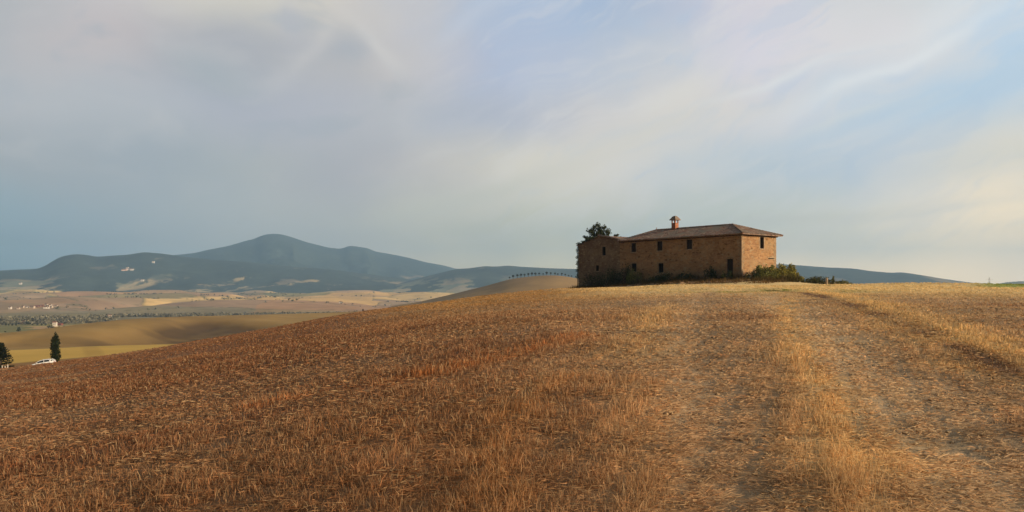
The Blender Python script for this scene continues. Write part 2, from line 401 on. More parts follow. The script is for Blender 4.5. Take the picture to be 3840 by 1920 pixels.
def plain(name, c, rough=.8, var=.15, scale=3.0, spec=.2, metal=0.0):
    m, g, b = mat(name, rough, spec)
    t = g.n('ShaderNodeTexCoord'); f = g.noise(t.outputs['Object'], scale, 4, .6)
    a = tuple(v*(1-var) for v in c); d = tuple(v*(1+var) for v in c)
    g.put(b.inputs['Base Color'], g.mix(g.mr(f, .3, .7), a, d)); b.inputs['Metallic'].default_value = metal
    return m
M_field = attr_mat('field_soil', .95, (.68, 1.28), 9.0, .03, 14.0)
M_valley = attr_mat('valley_fields', .95, (.86, 1.14), .02, 0, 1, 0, 6)
M_hill = attr_mat('wooded_slope', .95, (.75, 1.25), .012, 0, 1, 0, 8)
M_grass = attr_mat('dry_grass', .75, (.85, 1.17), 2.5, transl=.45)
M_leaf = attr_mat('leaves', .7, (.75, 1.3), .9, transl=.18)
M_wood = attr_mat('far_leaves', .9, (.8, 1.2), .05)
M_bark = plain('bark', (.09, .065, .045), .9)

# ------------------------------------------------------------------ ground: one polar sheet cut into field and valley
azf = np.radians(np.arange(-36, 36.01, .058)); azb = np.radians(np.concatenate([np.arange(-180, -36, 2.4), ]))
azall = np.concatenate([azb, azf, -azb[::-1][:-1]])
r_a = np.concatenate([np.linspace(.05, 3, 8)[:-1], 3*1.016**np.arange(0, 260)])
r_a = r_a[r_a < 184]
r_b = 184*1.0075**np.arange(0, 470); r_b = np.append(r_b[r_b < 5900], [5900, 6800, 9000, 14000])
def polar(name, rr, mat_, colf, close=False):
    R, Az = np.meshgrid(rr, azall, indexing='ij'); Xs = R*np.sin(Az); Ys = R*np.cos(Az)
    Zs = Hg(Xs, Ys)
    Zs = np.where(R > 5900, -45-ss(R, 5900, 9000)*5, Zs)
    V = np.stack([Xs, Ys, Zs], -1).reshape(-1, 3); na = len(azall); nr = len(rr)
    i = np.arange(nr-1)[:, None]*na; j = np.arange(na)[None, :]; j2 = (j+1) % na
    Q = np.stack([i+j, i+na+j, i+na+j2, i+j2], -1).reshape(-1, 4)[:, ::-1]
    c = colf(V[:, 0], V[:, 1], V[:, 2])
    fs = [Q]
    if close:
        V = np.vstack([V, [0, 0, V[0, 2]]]); c = np.vstack([c, c[:1]]); k = len(V)-1
        fs.append(np.stack([np.full(na, k), np.arange(na), (np.arange(na)+1) % na], -1)[:, ::-1])
    return np_mesh(name, V, fs, mat_, cols=c, smooth=True)
def cfield(x, y, z):
    c, h = field_col(x, y)
    r = np.hypot(x, y)
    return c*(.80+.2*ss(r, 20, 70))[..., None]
fo = polar('field', r_a, M_field, cfield, True); tag(fo, kind='structure')

def cells(X, Y, sx, sy, s, ang=0.0):
    """patchwork of fields: id of the nearest seed, with its distance to the border"""
    ca, sa = math.cos(ang), math.sin(ang); x = (X*ca+Y*sa)/sx; y = (-X*sa+Y*ca)/sy
    x = x+.25*fbm(x*1.5, y*1.5, 2, s+3); y = y+.25*fbm(x*1.5+9, y*1.5, 2, s+4)
    ix = np.floor(x); iy = np.floor(y); b1 = np.full(x.shape, 9.); b2 = np.full(x.shape, 9.); idd = np.zeros(x.shape)
    for dx in (-1, 0, 1):
        for dy in (-1, 0, 1):
            jx = ix+dx; jy = iy+dy
            px_ = jx+.15+.7*hsh(jx, jy, s); py_ = jy+.15+.7*hsh(jx, jy, s+1)
            d = np.hypot(x-px_, y-py_); k = hsh(jx, jy, s+2)
            nb = d < b1
            b2 = np.where(nb, b1, np.minimum(b2, d)); idd = np.where(nb, k, idd); b1 = np.where(nb, d, b1)
    return idd, b2-b1
PAL = np.array([A(172, 136, 94), A(204, 166, 110), A(156, 126, 98), A(160, 122, 92), A(140, 118, 100), A(122, 120, 84), A(218, 182, 122), A(176, 132, 104), A(148, 128, 106), A(192, 152, 102)])
def cvalley(x, y, z):
    r = np.hypot(x, y); az = np.arctan2(x, y)
    k, e = cells(x, y, 430, 620, 5, .3); c = PAL[(k*len(PAL)*.999).astype(int)]
    k2, e2 = cells(x, y, 1500, 900, 15, -.2); cb = PAL[((k2*7.3 % 1)*len(PAL)*.999).astype(int)]
    c = c*.68+cb*.32
    n = fbm(x/160., y/90., 4, 61); c = c*(1+.22*n)[..., None]
    def bl(c, m, col): return c+(np.array(col)-c)*np.clip(m, 0, 1)[..., None]
    # eroded gullies and scrub lines
    gl = np.abs(fbm(x/260., y/200., 4, 66)); c = bl(c, (1-ss(gl, 0, .05))*.55*ss(r, 1700, 2200), A(84, 84, 58))
    c = bl(c, (1-ss(e, 0, .05))*.5*ss(r, 1500, 2000)*(k > .45), A(70, 76, 50))
    sc_ = fbm(x/330., y/210., 5, 68); c = bl(c, ss(sc_, .22, .34)*.7*ss(r, 3300, 4600), A(72, 84, 64))
    # brown rolling hill, yellow stubble strip and road verge on the left
    midm = (1-ss(r, 800, 980))*(1-ss(az, px2az(1500), px2az(1900)))
    br = A(166, 132, 84)*np.ones(c.shape); br = br*(1+.16*fbm(x/60., y/30., 4, 81))[..., None]
    br = bl(br, (1-ss(np.abs(fbm((x*.8+y*.55)/95.*.8, (y*.8-x*.5)/420., 3, 5)), .0, .16))*.25, A(120, 92, 62))
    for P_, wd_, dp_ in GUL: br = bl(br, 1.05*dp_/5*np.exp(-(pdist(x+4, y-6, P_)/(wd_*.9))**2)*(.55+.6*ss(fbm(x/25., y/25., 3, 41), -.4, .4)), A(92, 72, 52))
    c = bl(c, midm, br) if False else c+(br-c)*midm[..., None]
    ye = (1-ss(r, 318+20*fbm(az*9, r*0, 1, 2), 324+20*fbm(az*9, r*0, 1, 2)))*ss(r, 243+.45*(x+130), 249+.45*(x+130))*(az < px2az(1500))
    c = bl(c, ye, A(212, 170, 92)); c = bl(c, ye*ss(np.sin((x*.9+y*.5)/4.5), .72, .95)*.4, A(170, 132, 74))
    lo_ = (1-ss(r, 243+.45*(x+130), 249+.45*(x+130)))*(az < px2az(1500))
    c = bl(c, lo_, A(158, 118, 76))
    ol = olive(az, r)-valley(x, y, r)
    om = ss(ol, 4, 14); c = bl(c, om, A(160, 128, 90)); c = bl(c, om*ss(fbm(x/90., y/60., 3, 44), .1, .4)*.4, A(120, 96, 70))
    # green/yellow fields by the river
    fl = (r > 980)*(r < 1480)*(az < px2az(1000)); kk, ee = cells(x, y, 160, 70, 25, -.25)
    pal2 = np.array([A(206, 174, 112), A(150, 134, 92), A(184, 146, 108), A(132, 122, 80), A(196, 164, 116), A(142, 130, 88)])
    c = np.where(fl[..., None], pal2[(kk*5.99).astype(int)], c)
    return c
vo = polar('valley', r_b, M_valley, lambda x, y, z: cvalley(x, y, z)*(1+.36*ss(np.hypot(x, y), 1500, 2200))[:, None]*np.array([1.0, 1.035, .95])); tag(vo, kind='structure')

def ridge_mesh(name, fn, r0, r1, a0, a1, nr, colf, step=.07):
    azs = np.radians(np.arange(a0, a1, step)); rr = np.linspace(r0, r1, nr)
    R, Az = np.meshgrid(rr, azs, indexing='ij'); Zs = fn(Az, R)
    Xs = R*np.sin(Az); Ys = R*np.cos(Az)
    Zs = np.where((R <= r0+1) | (R >= r1-1), -60, Zs); Zs[:, 0] = -60; Zs[:, -1] = -60
    V = np.stack([Xs, Ys, Zs], -1).reshape(-1, 3); na = len(azs)
    i = np.arange(nr-1)[:, None]*na; j = np.arange(na-1)[None, :]
    Q = np.stack([i+j, i+j+1, i+na+j+1, i+na+j], -1).reshape(-1, 4)
    c = colf(V[:, 0], V[:, 1], V[:, 2], Az.ravel(), R.ravel())
    o = np_mesh(name, V, Q, M_hill, cols=c, smooth=True); return tag(o, kind='structure')
FOR = A(60, 68, 60)
def cmount(x, y, z, az, r):
    c = FOR*np.ones((len(x), 3)); c = c*(1+.6*fbm(x/300., y/420., 6, 7, .65))[..., None]
    n = fbm(x/260., y/420., 4, 9); low = 1-ss(z, 20, 190)
    c = c+(A(170, 150, 120)-c)*(ss(n, .34, .44)*low*.9)[..., None]
    return c
def cfoot(x, y, z, az, r):
    c = FOR*.9*np.ones((len(x), 3)); c = c*(1+.65*fbm(x/220., y/300., 6, 8, .65))[..., None]
    n = fbm(x/150.+.5*fbm(x/60., y/60., 2, 3), y/420., 5, 19); low = 1-ss(z, -15, 95); lo2 = 1-ss(z, -42, 5)
    m = ss(n+.26*lo2, .17, .27)*low*.9+ss(n, .40, .5)*(1-low)*.35
    k, e = cells(x, y, 230, 260, 45, .1)
    cc = np.array([A(178, 158, 122), A(144, 140, 110), A(162, 140, 112), A(186, 164, 126)])[(k*3.99).astype(int)]
    c = c+(cc-c)*np.clip(m, 0, 1)[..., None]
    for px, py, wx_, wy_ in PATCH:
        c = c+(A(186, 162, 118)-c)*(np.exp(-(((x-px)/wx_)**2+((y-py)/wy_)**2)**3)*ss(1.6*fbm(x/60., y/130., 5, 87, .6)+.42-.5*(((x-px)/wx_)**2+((y-py)/wy_)**2), -.1, .1))[..., None]
    return c
PATCH = []
for px, py, wpx, wr in ((520, 1070, 52, 170), (470, 1084, 26, 90), (905, 1045, 26, 120), (1165, 1055, 30, 140), (1090, 1066, 26, 70), (480, 1013, 20, 60), (735, 1090, 60, 80)):
    P = pick(px, py); PATCH.append((P[0], P[1], wpx/F*P[1], wr))
def chillr(x, y, z, az, r): return cfoot(x, y, z, az, r)
ridge_mesh('mountain', Hm, 6000, 13000, -62, 16, 190, cmount)
ridge_mesh('foothills', Hf, 4450, 8900, -62, 6, 260, cfoot)
ridge_mesh('hills', Hr, 4250, 7900, -12, 60, 210, chillr)

# ------------------------------------------------------------------ grass and straw of the field
def grass(name, n, r0, r1, lying, seed):
    rg = np.random.default_rng(seed)
    az = np.radians(np.where(rg.random(n) < .88, rg.uniform(-36, 36, n), rg.choice([-1, 1], n)*rg.uniform(36, 62, n))); u = rg.random(n)
    r = np.exp(np.log(r0)+u*(math.log(r1)-math.log(r0)))
    x = r*np.sin(az); y = r*np.cos(az)
    c, h = field_col(x, y)
    keep = rg.random(n) < (np.clip(.35+.75*h, .25, 1) if not lying else np.clip(1.25-.6*h, .3, 1))
    # no grass inside the house
    t = (x-HX0)*(-.615)+(y-HY0)*.788; d = (x-HX0)*.788+(y-HY0)*.615
    keep &= ~((t > -.2) & (t < 33.5) & (d > -.2) & (d < 8.4))
    row_ = np.sin((x*.93-y*.36)*2*PI/.42+1.2*fbm(x/3, y/3, 2, 6)); keep &= rg.random(n) < .78+.45*row_*(1-ss(r, 14, 30))
    cl = fbm(x/.35, y/.35, 2, seed+5); keep &= rg.random(n) < .55+1.1*cl+.3
    x, y, r, c, h = x[keep], y[keep], r[keep], c[keep], h[keep]; n = len(x)
    z = Hg(x, y)-.01
    wd = np.maximum(.004, .00072*np.minimum(r, 25)+.00024*np.maximum(r-25, 0))*rg.uniform(.6, 1.5, n)
    th = rg.uniform(0, 2*PI, n)
    farf = ss(r, 12, 60); br = np.exp(rg.normal(0, .26, n)*(1-.62*farf))
    pale = rg.random(n) < .2*(1-.8*farf)
    trk = np.clip(band(x, y, TR1, .5)+band(x, y, TR2, .72), 0, 1); br = br**(1-.6*trk); pale &= rg.random(n) > .7*trk
    c = c*br[:, None]; c[pale] = c[pale]*.4+A(216, 184, 140)*.6
    red = rg.random(n) < .25*(1-.7*farf); c[red] = c[red]*np.array([1.02, .86, .76])
    if lying:
        ln = rg.uniform(.035, .15, n)*np.maximum(1, r/40)
        dx = np.cos(th)*ln; dy = np.sin(th)*ln*.8
        zz = z+rg.uniform(.012, .05, n)*np.maximum(1, r/50); dz = rg.uniform(-.3, .5, n)*ln*.4
        bend = rg.uniform(-.35, .35, n)
        mx = x+dx*.5-dy*bend*.5; my = y+dy*.5+dx*bend*.5
        wv = wd*.85
        P = [np.stack([x, y, zz-wv*.6], 1), np.stack([x, y, zz+wv*.6], 1), np.stack([mx, my, zz+np.abs(dz)*.6+wv], 1),
             np.stack([mx+wv*.3, my+wv*.6, zz+np.abs(dz)*.6-wv*.4], 1), np.stack([x+dx, y+dy, zz+dz*.5+.01], 1)]
    else:
        hh = (.028+.085*h)*rg.uniform(.45, 1.45, n)*(1-.3*ss(r, 25, 70))
        tall = rg.random(n) < .03; hh[tall] *= 1.7
        lean = hh*rg.uniform(.05, .7, n); la = rg.uniform(0, 2*PI, n); lx = np.cos(la)*lean; ly = np.sin(la)*lean
        px_ = np.cos(th)*wd*.5; py_ = np.sin(th)*wd*.5
        P = [np.stack([x-px_, y-py_, z], 1), np.stack([x+px_, y+py_, z], 1),
             np.stack([x+px_*.9+lx*.3, y+py_*.9+ly*.3, z+hh*.6], 1), np.stack([x-px_*.9+lx*.3, y-py_*.9+ly*.3, z+hh*.6], 1),
             np.stack([x+lx, y+ly, z+hh], 1)]
    V = np.stack(P, 1).reshape(-1, 3); b = np.arange(n)[:, None]*5
    Q = b+np.array([[0, 1, 2, 3]]); T3 = b+np.array([[3, 2, 4]])
    cc = np.repeat(c, 5, 0).reshape(n, 5, 3)*np.array([.75, .75, 1, 1, 1.12])[None, :, None]
    o = np_mesh(name, V, [Q, T3], M_grass, cols=cc.reshape(-1, 3))
    return tag(o, kind='stuff')
grass('dry_grass', 760000, 2.6, 128, False, 3)
grass('loose_straw', 430000, 2.6, 95, True, 4)

# clods of dry earth among the stubble
rg = np.random.default_rng(12); n = 16000
az = np.radians(rg.uniform(-40, 40, n)); r = np.exp(rg.uniform(math.log(3), math.log(40), n)); x = r*np.sin(az); y = r*np.cos(az)
c, h = field_col(x, y); kp = rg.random(n) < np.clip(.5-.6*h, .03, 1)*.6; x, y, c, r = x[kp], y[kp], c[kp], r[kp]; n = len(x); z = Hg(x, y)
sz = rg.uniform(.006, .026, n)*(1+r/40)
D6 = np.array([[1, 0, 0], [0, 1, 0], [-1, 0, 0], [0, -1, 0], [0, 0, 1], [0, 0, -1]], float)
V = np.stack([x, y, z+sz*.3], 1)[:, None, :]+D6[None]*sz[:, None, None]*rg.uniform(.6, 1.5, (n, 6, 1))*np.array([1.2, 1.2, .8])
T8 = np.array([[0, 1, 4], [1, 2, 4], [2, 3, 4], [3, 0, 4], [1, 0, 5], [2, 1, 5], [3, 2, 5], [0, 3, 5]])
tag(np_mesh('soil_clods', V.reshape(-1, 3), (np.arange(n)[:, None, None]*6+T8[None]).reshape(-1, 3), M_field, cols=np.repeat(c*.8, 6, 0)), kind='stuff')

# ------------------------------------------------------------------ small builders
class MB:
    def __init__(s): s.v = []; s.f = []
    def quad(s, *p):
        k = len(s.v); s.v += [tuple(q) for q in p]; s.f.append(tuple(range(k, k+len(p))))
    def box(s, a, b, jit=0):
        (x0, y0, z0), (x1, y1, z1) = a, b; j = lambda: random.uniform(-jit, jit)
        P = [(x+j(), y+j(), z+j()) for z in (z0, z1) for x, y in ((x0, y0), (x1, y0), (x1, y1), (x0, y1))]
        k = len(s.v); s.v += P
        for f in ((0, 3, 2, 1), (4, 5, 6, 7), (0, 1, 5, 4), (1, 2, 6, 5), (2, 3, 7, 6), (3, 0, 4, 7)): s.f.append(tuple(k+i for i in f))
    def tube(s, pts, rad, n=8, cap=True):
        rings = []
        for i, p in enumerate(pts):
            p = Vector(p); a = Vector(pts[max(i-1, 0)]); b = Vector(pts[min(i+1, len(pts)-1)]); d = (b-a).normalized()
            u = d.orthogonal().normalized(); v = d.cross(u)
            if abs(d.z) > .5: u = Vector((1, 0, 0)); u = (u-d*u.dot(d)).normalized(); v = d.cross(u)
            k = len(s.v); rings.append(k)
            for q in range(n):
                an = 2*PI*q/n; w_ = p+(u*math.cos(an)+v*math.sin(an))*rad[i]; s.v.append(tuple(w_))
        for a, b in zip(rings[:-1], rings[1:]):
            for q in range(n): s.f.append((a+q, a+(q+1) % n, b+(q+1) % n, b+q))
        if cap:
            s.f.append(tuple(rings[0]+q for q in range(n))[::-1]); s.f.append(tuple(rings[-1]+q for q in range(n)))
    def build(s, name, m, parent=None, smooth=False, loc=None, bevel=0, label=None):
        me = bpy.data.meshes.new(name); me.from_pydata(s.v, [], s.f); me.update()
        if smooth: me.polygons.foreach_set('use_smooth', [True]*len(me.polygons))
        me.materials.append(m); o = bpy.data.objects.new(name, me); COL.objects.link(o)
        if parent: o.parent = parent
        if loc: o.location = loc
        if bevel:
            b = o.modifiers.new('bevel', 'BEVEL'); b.width = bevel; b.segments = 2; b.limit_method = 'ANGLE'
        if label: o['label'] = label
        return o
def copy_tree(o, parent=None):
    c = o.copy(); COL.objects.link(c); c.parent = parent
    for ch in list(o.children): copy_tree(ch, c)
    return c
def leaves(blobs, n, size, col, rg, squash=1.0, shell=.55, up=0.0, wob=.0):
    """blobs: (x,y,z,rx,ry,rz); leaf clumps as small rhombs through their volume"""
    B = np.array(blobs, float); wt = (B[:, 3]*B[:, 4]*B[:, 5])**.67; k = rg.choice(len(B), n, p=wt/wt.sum())
    d = rg.normal(size=(n, 3)); d /= np.linalg.norm(d, axis=1)[:, None]
    rr = shell+(1-shell)*rg.random(n)**.6; rr = np.where(rg.random(n) < .25, rr*rg.random(n), rr)
    rr = rr*(1+wob*fbm(d[:, 0]*2.2+k*3.1, d[:, 2]*2.2+d[:, 1], 2, 5))
    c = B[k, :3]+d*B[k, 3:6]*rr[:, None]
    a = rg.normal(size=(n, 3)); a[:, 2] = a[:, 2]*squash+up; a /= np.linalg.norm(a, axis=1)[:, None]
    b = np.cross(a, rg.normal(size=(n, 3))); b /= np.linalg.norm(b, axis=1)[:, None]
    s_ = size*rg.uniform(.55, 1.4, n)[:, None]
    V = np.stack([c-a*s_, c-b*s_*.5, c+a*s_, c+b*s_*.5], 1).reshape(-1, 3)
    Q = np.arange(n*4).reshape(-1, 4)
    kk = (hsh(k.astype(float)*13, k*7.0, 3)-.5)*.35
    cc = np.array(col)[None, :]*np.exp(rg.normal(0, .28, n)+kk*1.6)[:, None]
    yl = rg.random(n) < .15; cc[yl] *= np.array([1.5, 1.3, .9])
    return V, Q, np.repeat(cc, 4, 0)
def leaf_obj(name, blobs, n, size, col, seed, parent=None, m=None, **k):
    V, Q, c = leaves(blobs, n, size, col, np.random.default_rng(seed), **k)
    return np_mesh(name, V, Q, m or M_leaf, parent, cols=c)

# ------------------------------------------------------------------ farmhouse
def wall_mat(name, c_lo, c_hi, mortar):
    m, g, b = mat(name, .95, .08)
    t = g.n('ShaderNodeTexCoord'); x, y, z = g.sep(t.outputs['Object'])
    p = g.comb(g.m('ADD', x, g.m('MULTIPLY', y, .999)), z, 0.0)
    wn = g.n('ShaderNodeTexNoise'); g.put(wn.inputs['Vector'], p); wn.inputs['Scale'].default_value = 1.6; wn.inputs['Detail'].default_value = 3
    pw = g.n('ShaderNodeVectorMath', operation='MULTIPLY_ADD'); g.put(pw.inputs[0], wn.outputs['Color']); pw.inputs[1].default_value = (.16, .16, .16); g.put(pw.inputs[2], p)
    sq = g.n('ShaderNodeVectorMath', operation='MULTIPLY'); g.put(sq.inputs[0], pw.outputs[0]); sq.inputs[1].default_value = (2.3, 4.6, 1)
    vc = g.voro(sq.outputs[0], 1.0, 'Color'); ve = g.n('ShaderNodeTexVoronoi', feature='DISTANCE_TO_EDGE'); g.put(ve.inputs['Vector'], sq.outputs[0]); ve.inputs['Scale'].default_value = 1.0
    r_, g_, b_ = g.sep(vc)
    stone = g.mix(r_, c_lo, c_hi)
    stone = g.mix(g.mr(g_, .84, .93), stone, (.42, .30, .18))
    stone = g.mix(g.mr(b_, .93, .97), stone, (.22, .12, .06))
    edge = g.mr(ve.outputs['Distance'], .015, .075)
    c = g.mix(edge, mortar, stone)
    big = g.noise(p, .55, 5, .6); c = g.mix(g.mr(big, .35, .68), g.mix(.30, c, (.14, .08, .045)), c)
    pl = g.noise(g.comb(g.m('MULTIPLY', x, .8), z, 4.0), .7, 6, .7)
    c = g.mix(g.m('MULTIPLY', g.mr(g.noise(p, .35, 6, .7), .50, .62), .28), c, (.50, .37, .22))
    c = g.mix(g.m('MULTIPLY', g.m('MULTIPLY', g.mr(z, 2.2, .2), g.mr(g.noise(p, 1.1, 5, .7), .38, .6)), .5), c, (.16, .12, .075))
    c = g.mix(g.m('MULTIPLY', g.mr(pl, .56, .64), .6), c, mortar)
    g.put(b.inputs['Base Color'], c)
    bp = g.n('ShaderNodeBump'); bp.inputs['Distance'].default_value = .05; bp.inputs['Strength'].default_value = .9
    g.put(bp.inputs['Height'], g.m('ADD', edge, g.m('MULTIPLY', g.noise(p, 9, 4, .7), .7))); g.put(b.inputs['Normal'], bp.outputs[0])
    return m
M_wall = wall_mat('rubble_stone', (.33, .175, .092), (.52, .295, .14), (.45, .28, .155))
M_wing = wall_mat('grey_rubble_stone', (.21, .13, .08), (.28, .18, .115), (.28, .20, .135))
def tile_mat():
    m, g, b = mat('roof_tiles', .9, .12)
    t = g.n('ShaderNodeTexCoord'); p = t.outputs['Object']
    v = g.voro(p, 3.6, 'Color'); r_, g_, b_ = g.sep(v)
    c = g.mix(r_, (.20, .105, .07), (.33, .19, .14)); c = g.mix(g.mr(g_, .7, .9), c, (.40, .30, .24)); c = g.mix(g.mr(b_, .75, .95), c, (.11, .075, .06))
    n = g.noise(p, .5, 5, .65); c = g.mix(g.mr(n, .42, .66), c, (.22, .185, .15))
    n2 = g.noise(p, 1.7, 5, .7); c = g.mix(g.m('MULTIPLY', g.mr(n2, .55, .7), .6), c, (.34, .31, .24))
    g.put(b.inputs['Base Color'], c); return m
M_tile = tile_mat()
M_brick = plain('chimney_brick', (.36, .15, .09), .9, .35, 6)
M_shut = plain('weathered_shutter', (.028, .016, .010), .8, .4, 4)
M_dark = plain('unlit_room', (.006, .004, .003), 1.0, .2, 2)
M_sill = plain('pale_stone', (.36, .26, .17), .9, .25, 3)
M_jamb = plain('jamb_stone', (.30, .20, .12), .9, .3, 3)
M_iron = plain('rusty_iron', (.04, .025, .018), .7, .3, 9)
ZB = 1.0
house = empty('farmhouse', (HX0, HY0, ZB), math.atan2(.788, -.615), label='long abandoned stone farmhouse with tiled roof on the crest of the field', cat='farmhouse')
def P3(t, d, z): return (t, -d, z-ZB)
D_ = 8.15; TL = 23.4; TW = 33.3; EZ = 7.36; WG = 7.02
MAIN = [(19.9, 20.92, 5.50, 6.92), (14.42, 15.52, 5.53, 6.98), (8.68, 9.74, 5.56, 6.98), (19.8, 20.88, 2.42, 3.70), (14.2, 15.28, 2.17, 3.60), (1.45, 2.51, .9, 3.90)]
WING = [(26.65, 27.55, 5.16, 6.62), (28.26, 29.02, 2.62, 3.57)]
SIDE = [(4.27, 5.2, 5.43, 7.06)]
def panel(mb, f, a0, a1, z0, z1, ops, dep=.38, split=1.0):
    xs = sorted({a0, a1, *[o[0] for o in ops], *[o[1] for o in ops]}); zs = sorted({z0, z1, *[o[2] for o in ops], *[o[3] for o in ops]})
    for xa, xb in zip(xs[:-1], xs[1:]):
        for za, zb in zip(zs[:-1], zs[1:]):
            cx, cz = (xa+xb)/2, (za+zb)/2
            if any(o[0] < cx < o[1] and o[2] < cz < o[3] for o in ops): continue
            mb.quad(f(xa, 0, za), f(xb, 0, za), f(xb, 0, zb), f(xa, 0, zb))
    for x0, x1, q0, q1 in ops:
        mb.quad(f(x0, 0, q0), f(x0, dep, q0), f(x0, dep, q1), f(x0, 0, q1)); mb.quad(f(x1, 0, q0), f(x1, dep, q0), f(x1, dep, q1), f(x1, 0, q1))
        mb.quad(f(x0, 0, q0), f(x1, 0, q0), f(x1, dep, q0), f(x0, dep, q0)); mb.quad(f(x0, 0, q1), f(x1, 0, q1), f(x1, dep, q1), f(x0, dep, q1))
fF = lambda a, i, z: P3(a, i, z)                  # long front
fS = lambda a, i, z: P3(i, a, z)                  # right end
mb = MB(); panel(mb, fF, 0, TL, -1.2, EZ, MAIN); panel(mb, fS, 0, D_, -1.2, EZ, SIDE)
mb.quad(P3(0, D_, -1.2), P3(TL, D_, -1.2), P3(TL, D_, EZ), P3(0, D_, EZ)); mb.quad(P3(TL, 0, 6.4), P3(TL, D_, 6.4), P3(TL, D_, EZ), P3(TL, 0, EZ))
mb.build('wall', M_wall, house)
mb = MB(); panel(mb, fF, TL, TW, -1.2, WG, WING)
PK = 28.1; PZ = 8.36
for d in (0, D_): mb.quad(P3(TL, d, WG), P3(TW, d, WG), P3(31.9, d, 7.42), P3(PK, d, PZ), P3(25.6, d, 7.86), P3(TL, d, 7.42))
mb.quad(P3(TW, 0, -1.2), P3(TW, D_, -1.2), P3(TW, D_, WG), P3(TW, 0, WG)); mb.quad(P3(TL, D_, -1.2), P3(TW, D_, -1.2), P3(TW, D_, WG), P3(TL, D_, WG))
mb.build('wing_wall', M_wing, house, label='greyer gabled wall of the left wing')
# corner stones, one run up each corner of the sunlit end
for far in (0, 1):
    mb = MB(); z = .1; k = 0
    while z < EZ-.35:
        hgt = random.uniform(.26, .42); l1, l2 = (.62, .34) if k % 2 else (.34, .62)
        if far: mb.box((-.025, -D_-.025, z-ZB), (.3, -(D_-(.34 if k % 2 else .6)), z+hgt-.02-ZB), .008)
        else: mb.box((-.025, -l2, z-ZB), (l1, .025, z+hgt-.02-ZB), .008)
        z += hgt; k += 1
    mb.build('corner_stones', M_jamb, house)
def roof_field(name, t0, t1, d0, d1, zf, du=.06, parent=house, thick=.16):
    ts = np.arange(t0, t1+1e-6, du); ds = np.arange(d0, d1+1e-6, du); Tm, Dm = np.meshgrid(ts, ds, indexing='ij')
    base, along, cross = zf(Tm, Dm)
    zz = base+.028*np.cos(2*PI*cross/.24)+.02*((along/.42) % 1.0)+.03*fbm(Tm/1.7, Dm/1.3, 3, 12)-.05*np.abs(fbm(Tm/5., Dm/3., 2, 15))
    V = np.stack([Tm, -Dm, zz-ZB], -1).reshape(-1, 3); nd = len(ds); ntt = len(ts)
    i = np.arange(ntt-1)[:, None]*nd; j = np.arange(nd-1)[None, :]
    Q = np.stack([i+j, i+nd+j, i+nd+j+1, i+j+1], -1).reshape(-1, 4)[:, ::-1]
    # underside and edge
    Vb = V.copy(); Vb[:, 2] = (base-thick-ZB).reshape(-1); n0 = len(V)
    Qb = Q[:, ::-1]+n0
    rim = [a*nd for a in range(ntt)], [a*nd+nd-1 for a in range(ntt)], list(range(nd)), [(ntt-1)*nd+b for b in range(nd)]
    S = []
    for e in rim:
        e = np.array(e); S.append(np.stack([e[:-1], e[1:], e[1:]+n0, e[:-1]+n0], -1))
    return np_mesh(name, np.vstack([V, Vb]), np.vstack([Q, Qb]+S), M_tile, parent)
OV = .68; RZ = 9.12; HIP0 = 4.55; HIP1 = 4.2
def main_roof(T, D):
    sl = (RZ-7.42)/(D_/2+OV); a = (D+OV)*sl; b = (D_+OV-D)*sl; c = (T+OV)*(RZ-7.42)/(HIP0+OV); d = (TL+.12-T)*(RZ-7.42)/(HIP1+.12)
    m = np.minimum(np.minimum(a, b), np.minimum(c, d)); hipm = (m == c) | (m == d)
    return 7.42+m, np.where(hipm, np.minimum(T+OV, TL-T), np.minimum(D+OV, D_+OV-D)), np.where(hipm, D, T)
rf = roof_field('roof', -OV, TL+.12, -OV, D_+OV, main_roof)
def wing_roof(T, D):
    z = np.where(T < PK, 7.50+(PZ+.14-7.50)*((T-TL)/(PK-TL))**.8, PZ+.14-(PZ+.14-7.12)*(T-PK)/(TW-PK))
    return z-.06*ss(D, -.3, 0)*0, np.abs(T-PK), D
roof_field('wing_roof', TL+.16, TW+.2, -.22, D_+.25, wing_roof, .08, thick=.12)['label'] = 'sagging tiled roof of the left wing'
# ridge and hip caps
mb = MB()
def caps(a, b):
    a = Vector(a); b = Vector(b); n = int((b-a).length/.42)
    for i in range(n):
        p = a.lerp(b, i/n); q = a.lerp(b, (i+1.12)/n); mb.tube([p+Vector((0, 0, .03+.01*random.random())), q+Vector((0, 0, .0))], [.12, .10], 7)
caps(P3(HIP0, D_/2, RZ), P3(TL-HIP1, D_/2, RZ)); caps(P3(HIP0, D_/2, RZ), P3(-OV, -OV, 7.42)); caps(P3(HIP0, D_/2, RZ), P3(-OV, D_+OV, 7.42))
caps(P3(TL-HIP1, D_/2, RZ), P3(TL, 0, 7.5)); caps(P3(TL-HIP1, D_/2, RZ), P3(TL, D_, 7.5))
mb.build('ridge_tiles', M_tile, rf)
mb = MB(); mb.tube([P3(TL-HIP1, D_/2, RZ), P3(TL-HIP1, D_/2, RZ+.2), P3(TL-HIP1, D_/2, RZ+.42)], [.12, .07, .03], 6); mb.build('finial', M_tile, rf)
mb = MB()                                   # verge tiles of the gable, warm side only
for i in range(11):
    p = Vector(P3(PK+.1-i*.42, -.24, 0)); t_ = PK+.1-i*.42
    zt_ = lambda t_: 7.50+(PZ+.14-7.50)*(max(t_-TL, 0)/(PK-TL))**.8-ZB
    mb.tube([(t_, .2, zt_(t_)+.02), (t_-.46, .2, zt_(t_-.46)+.05)], [.15, .13], 7)
    mb.tube([(t_, -.1, zt_(t_)+.04), (t_-.46, -.1, zt_(t_-.46)+.07)], [.13, .12], 7)
mb.build('verge_tiles', M_tile, house)
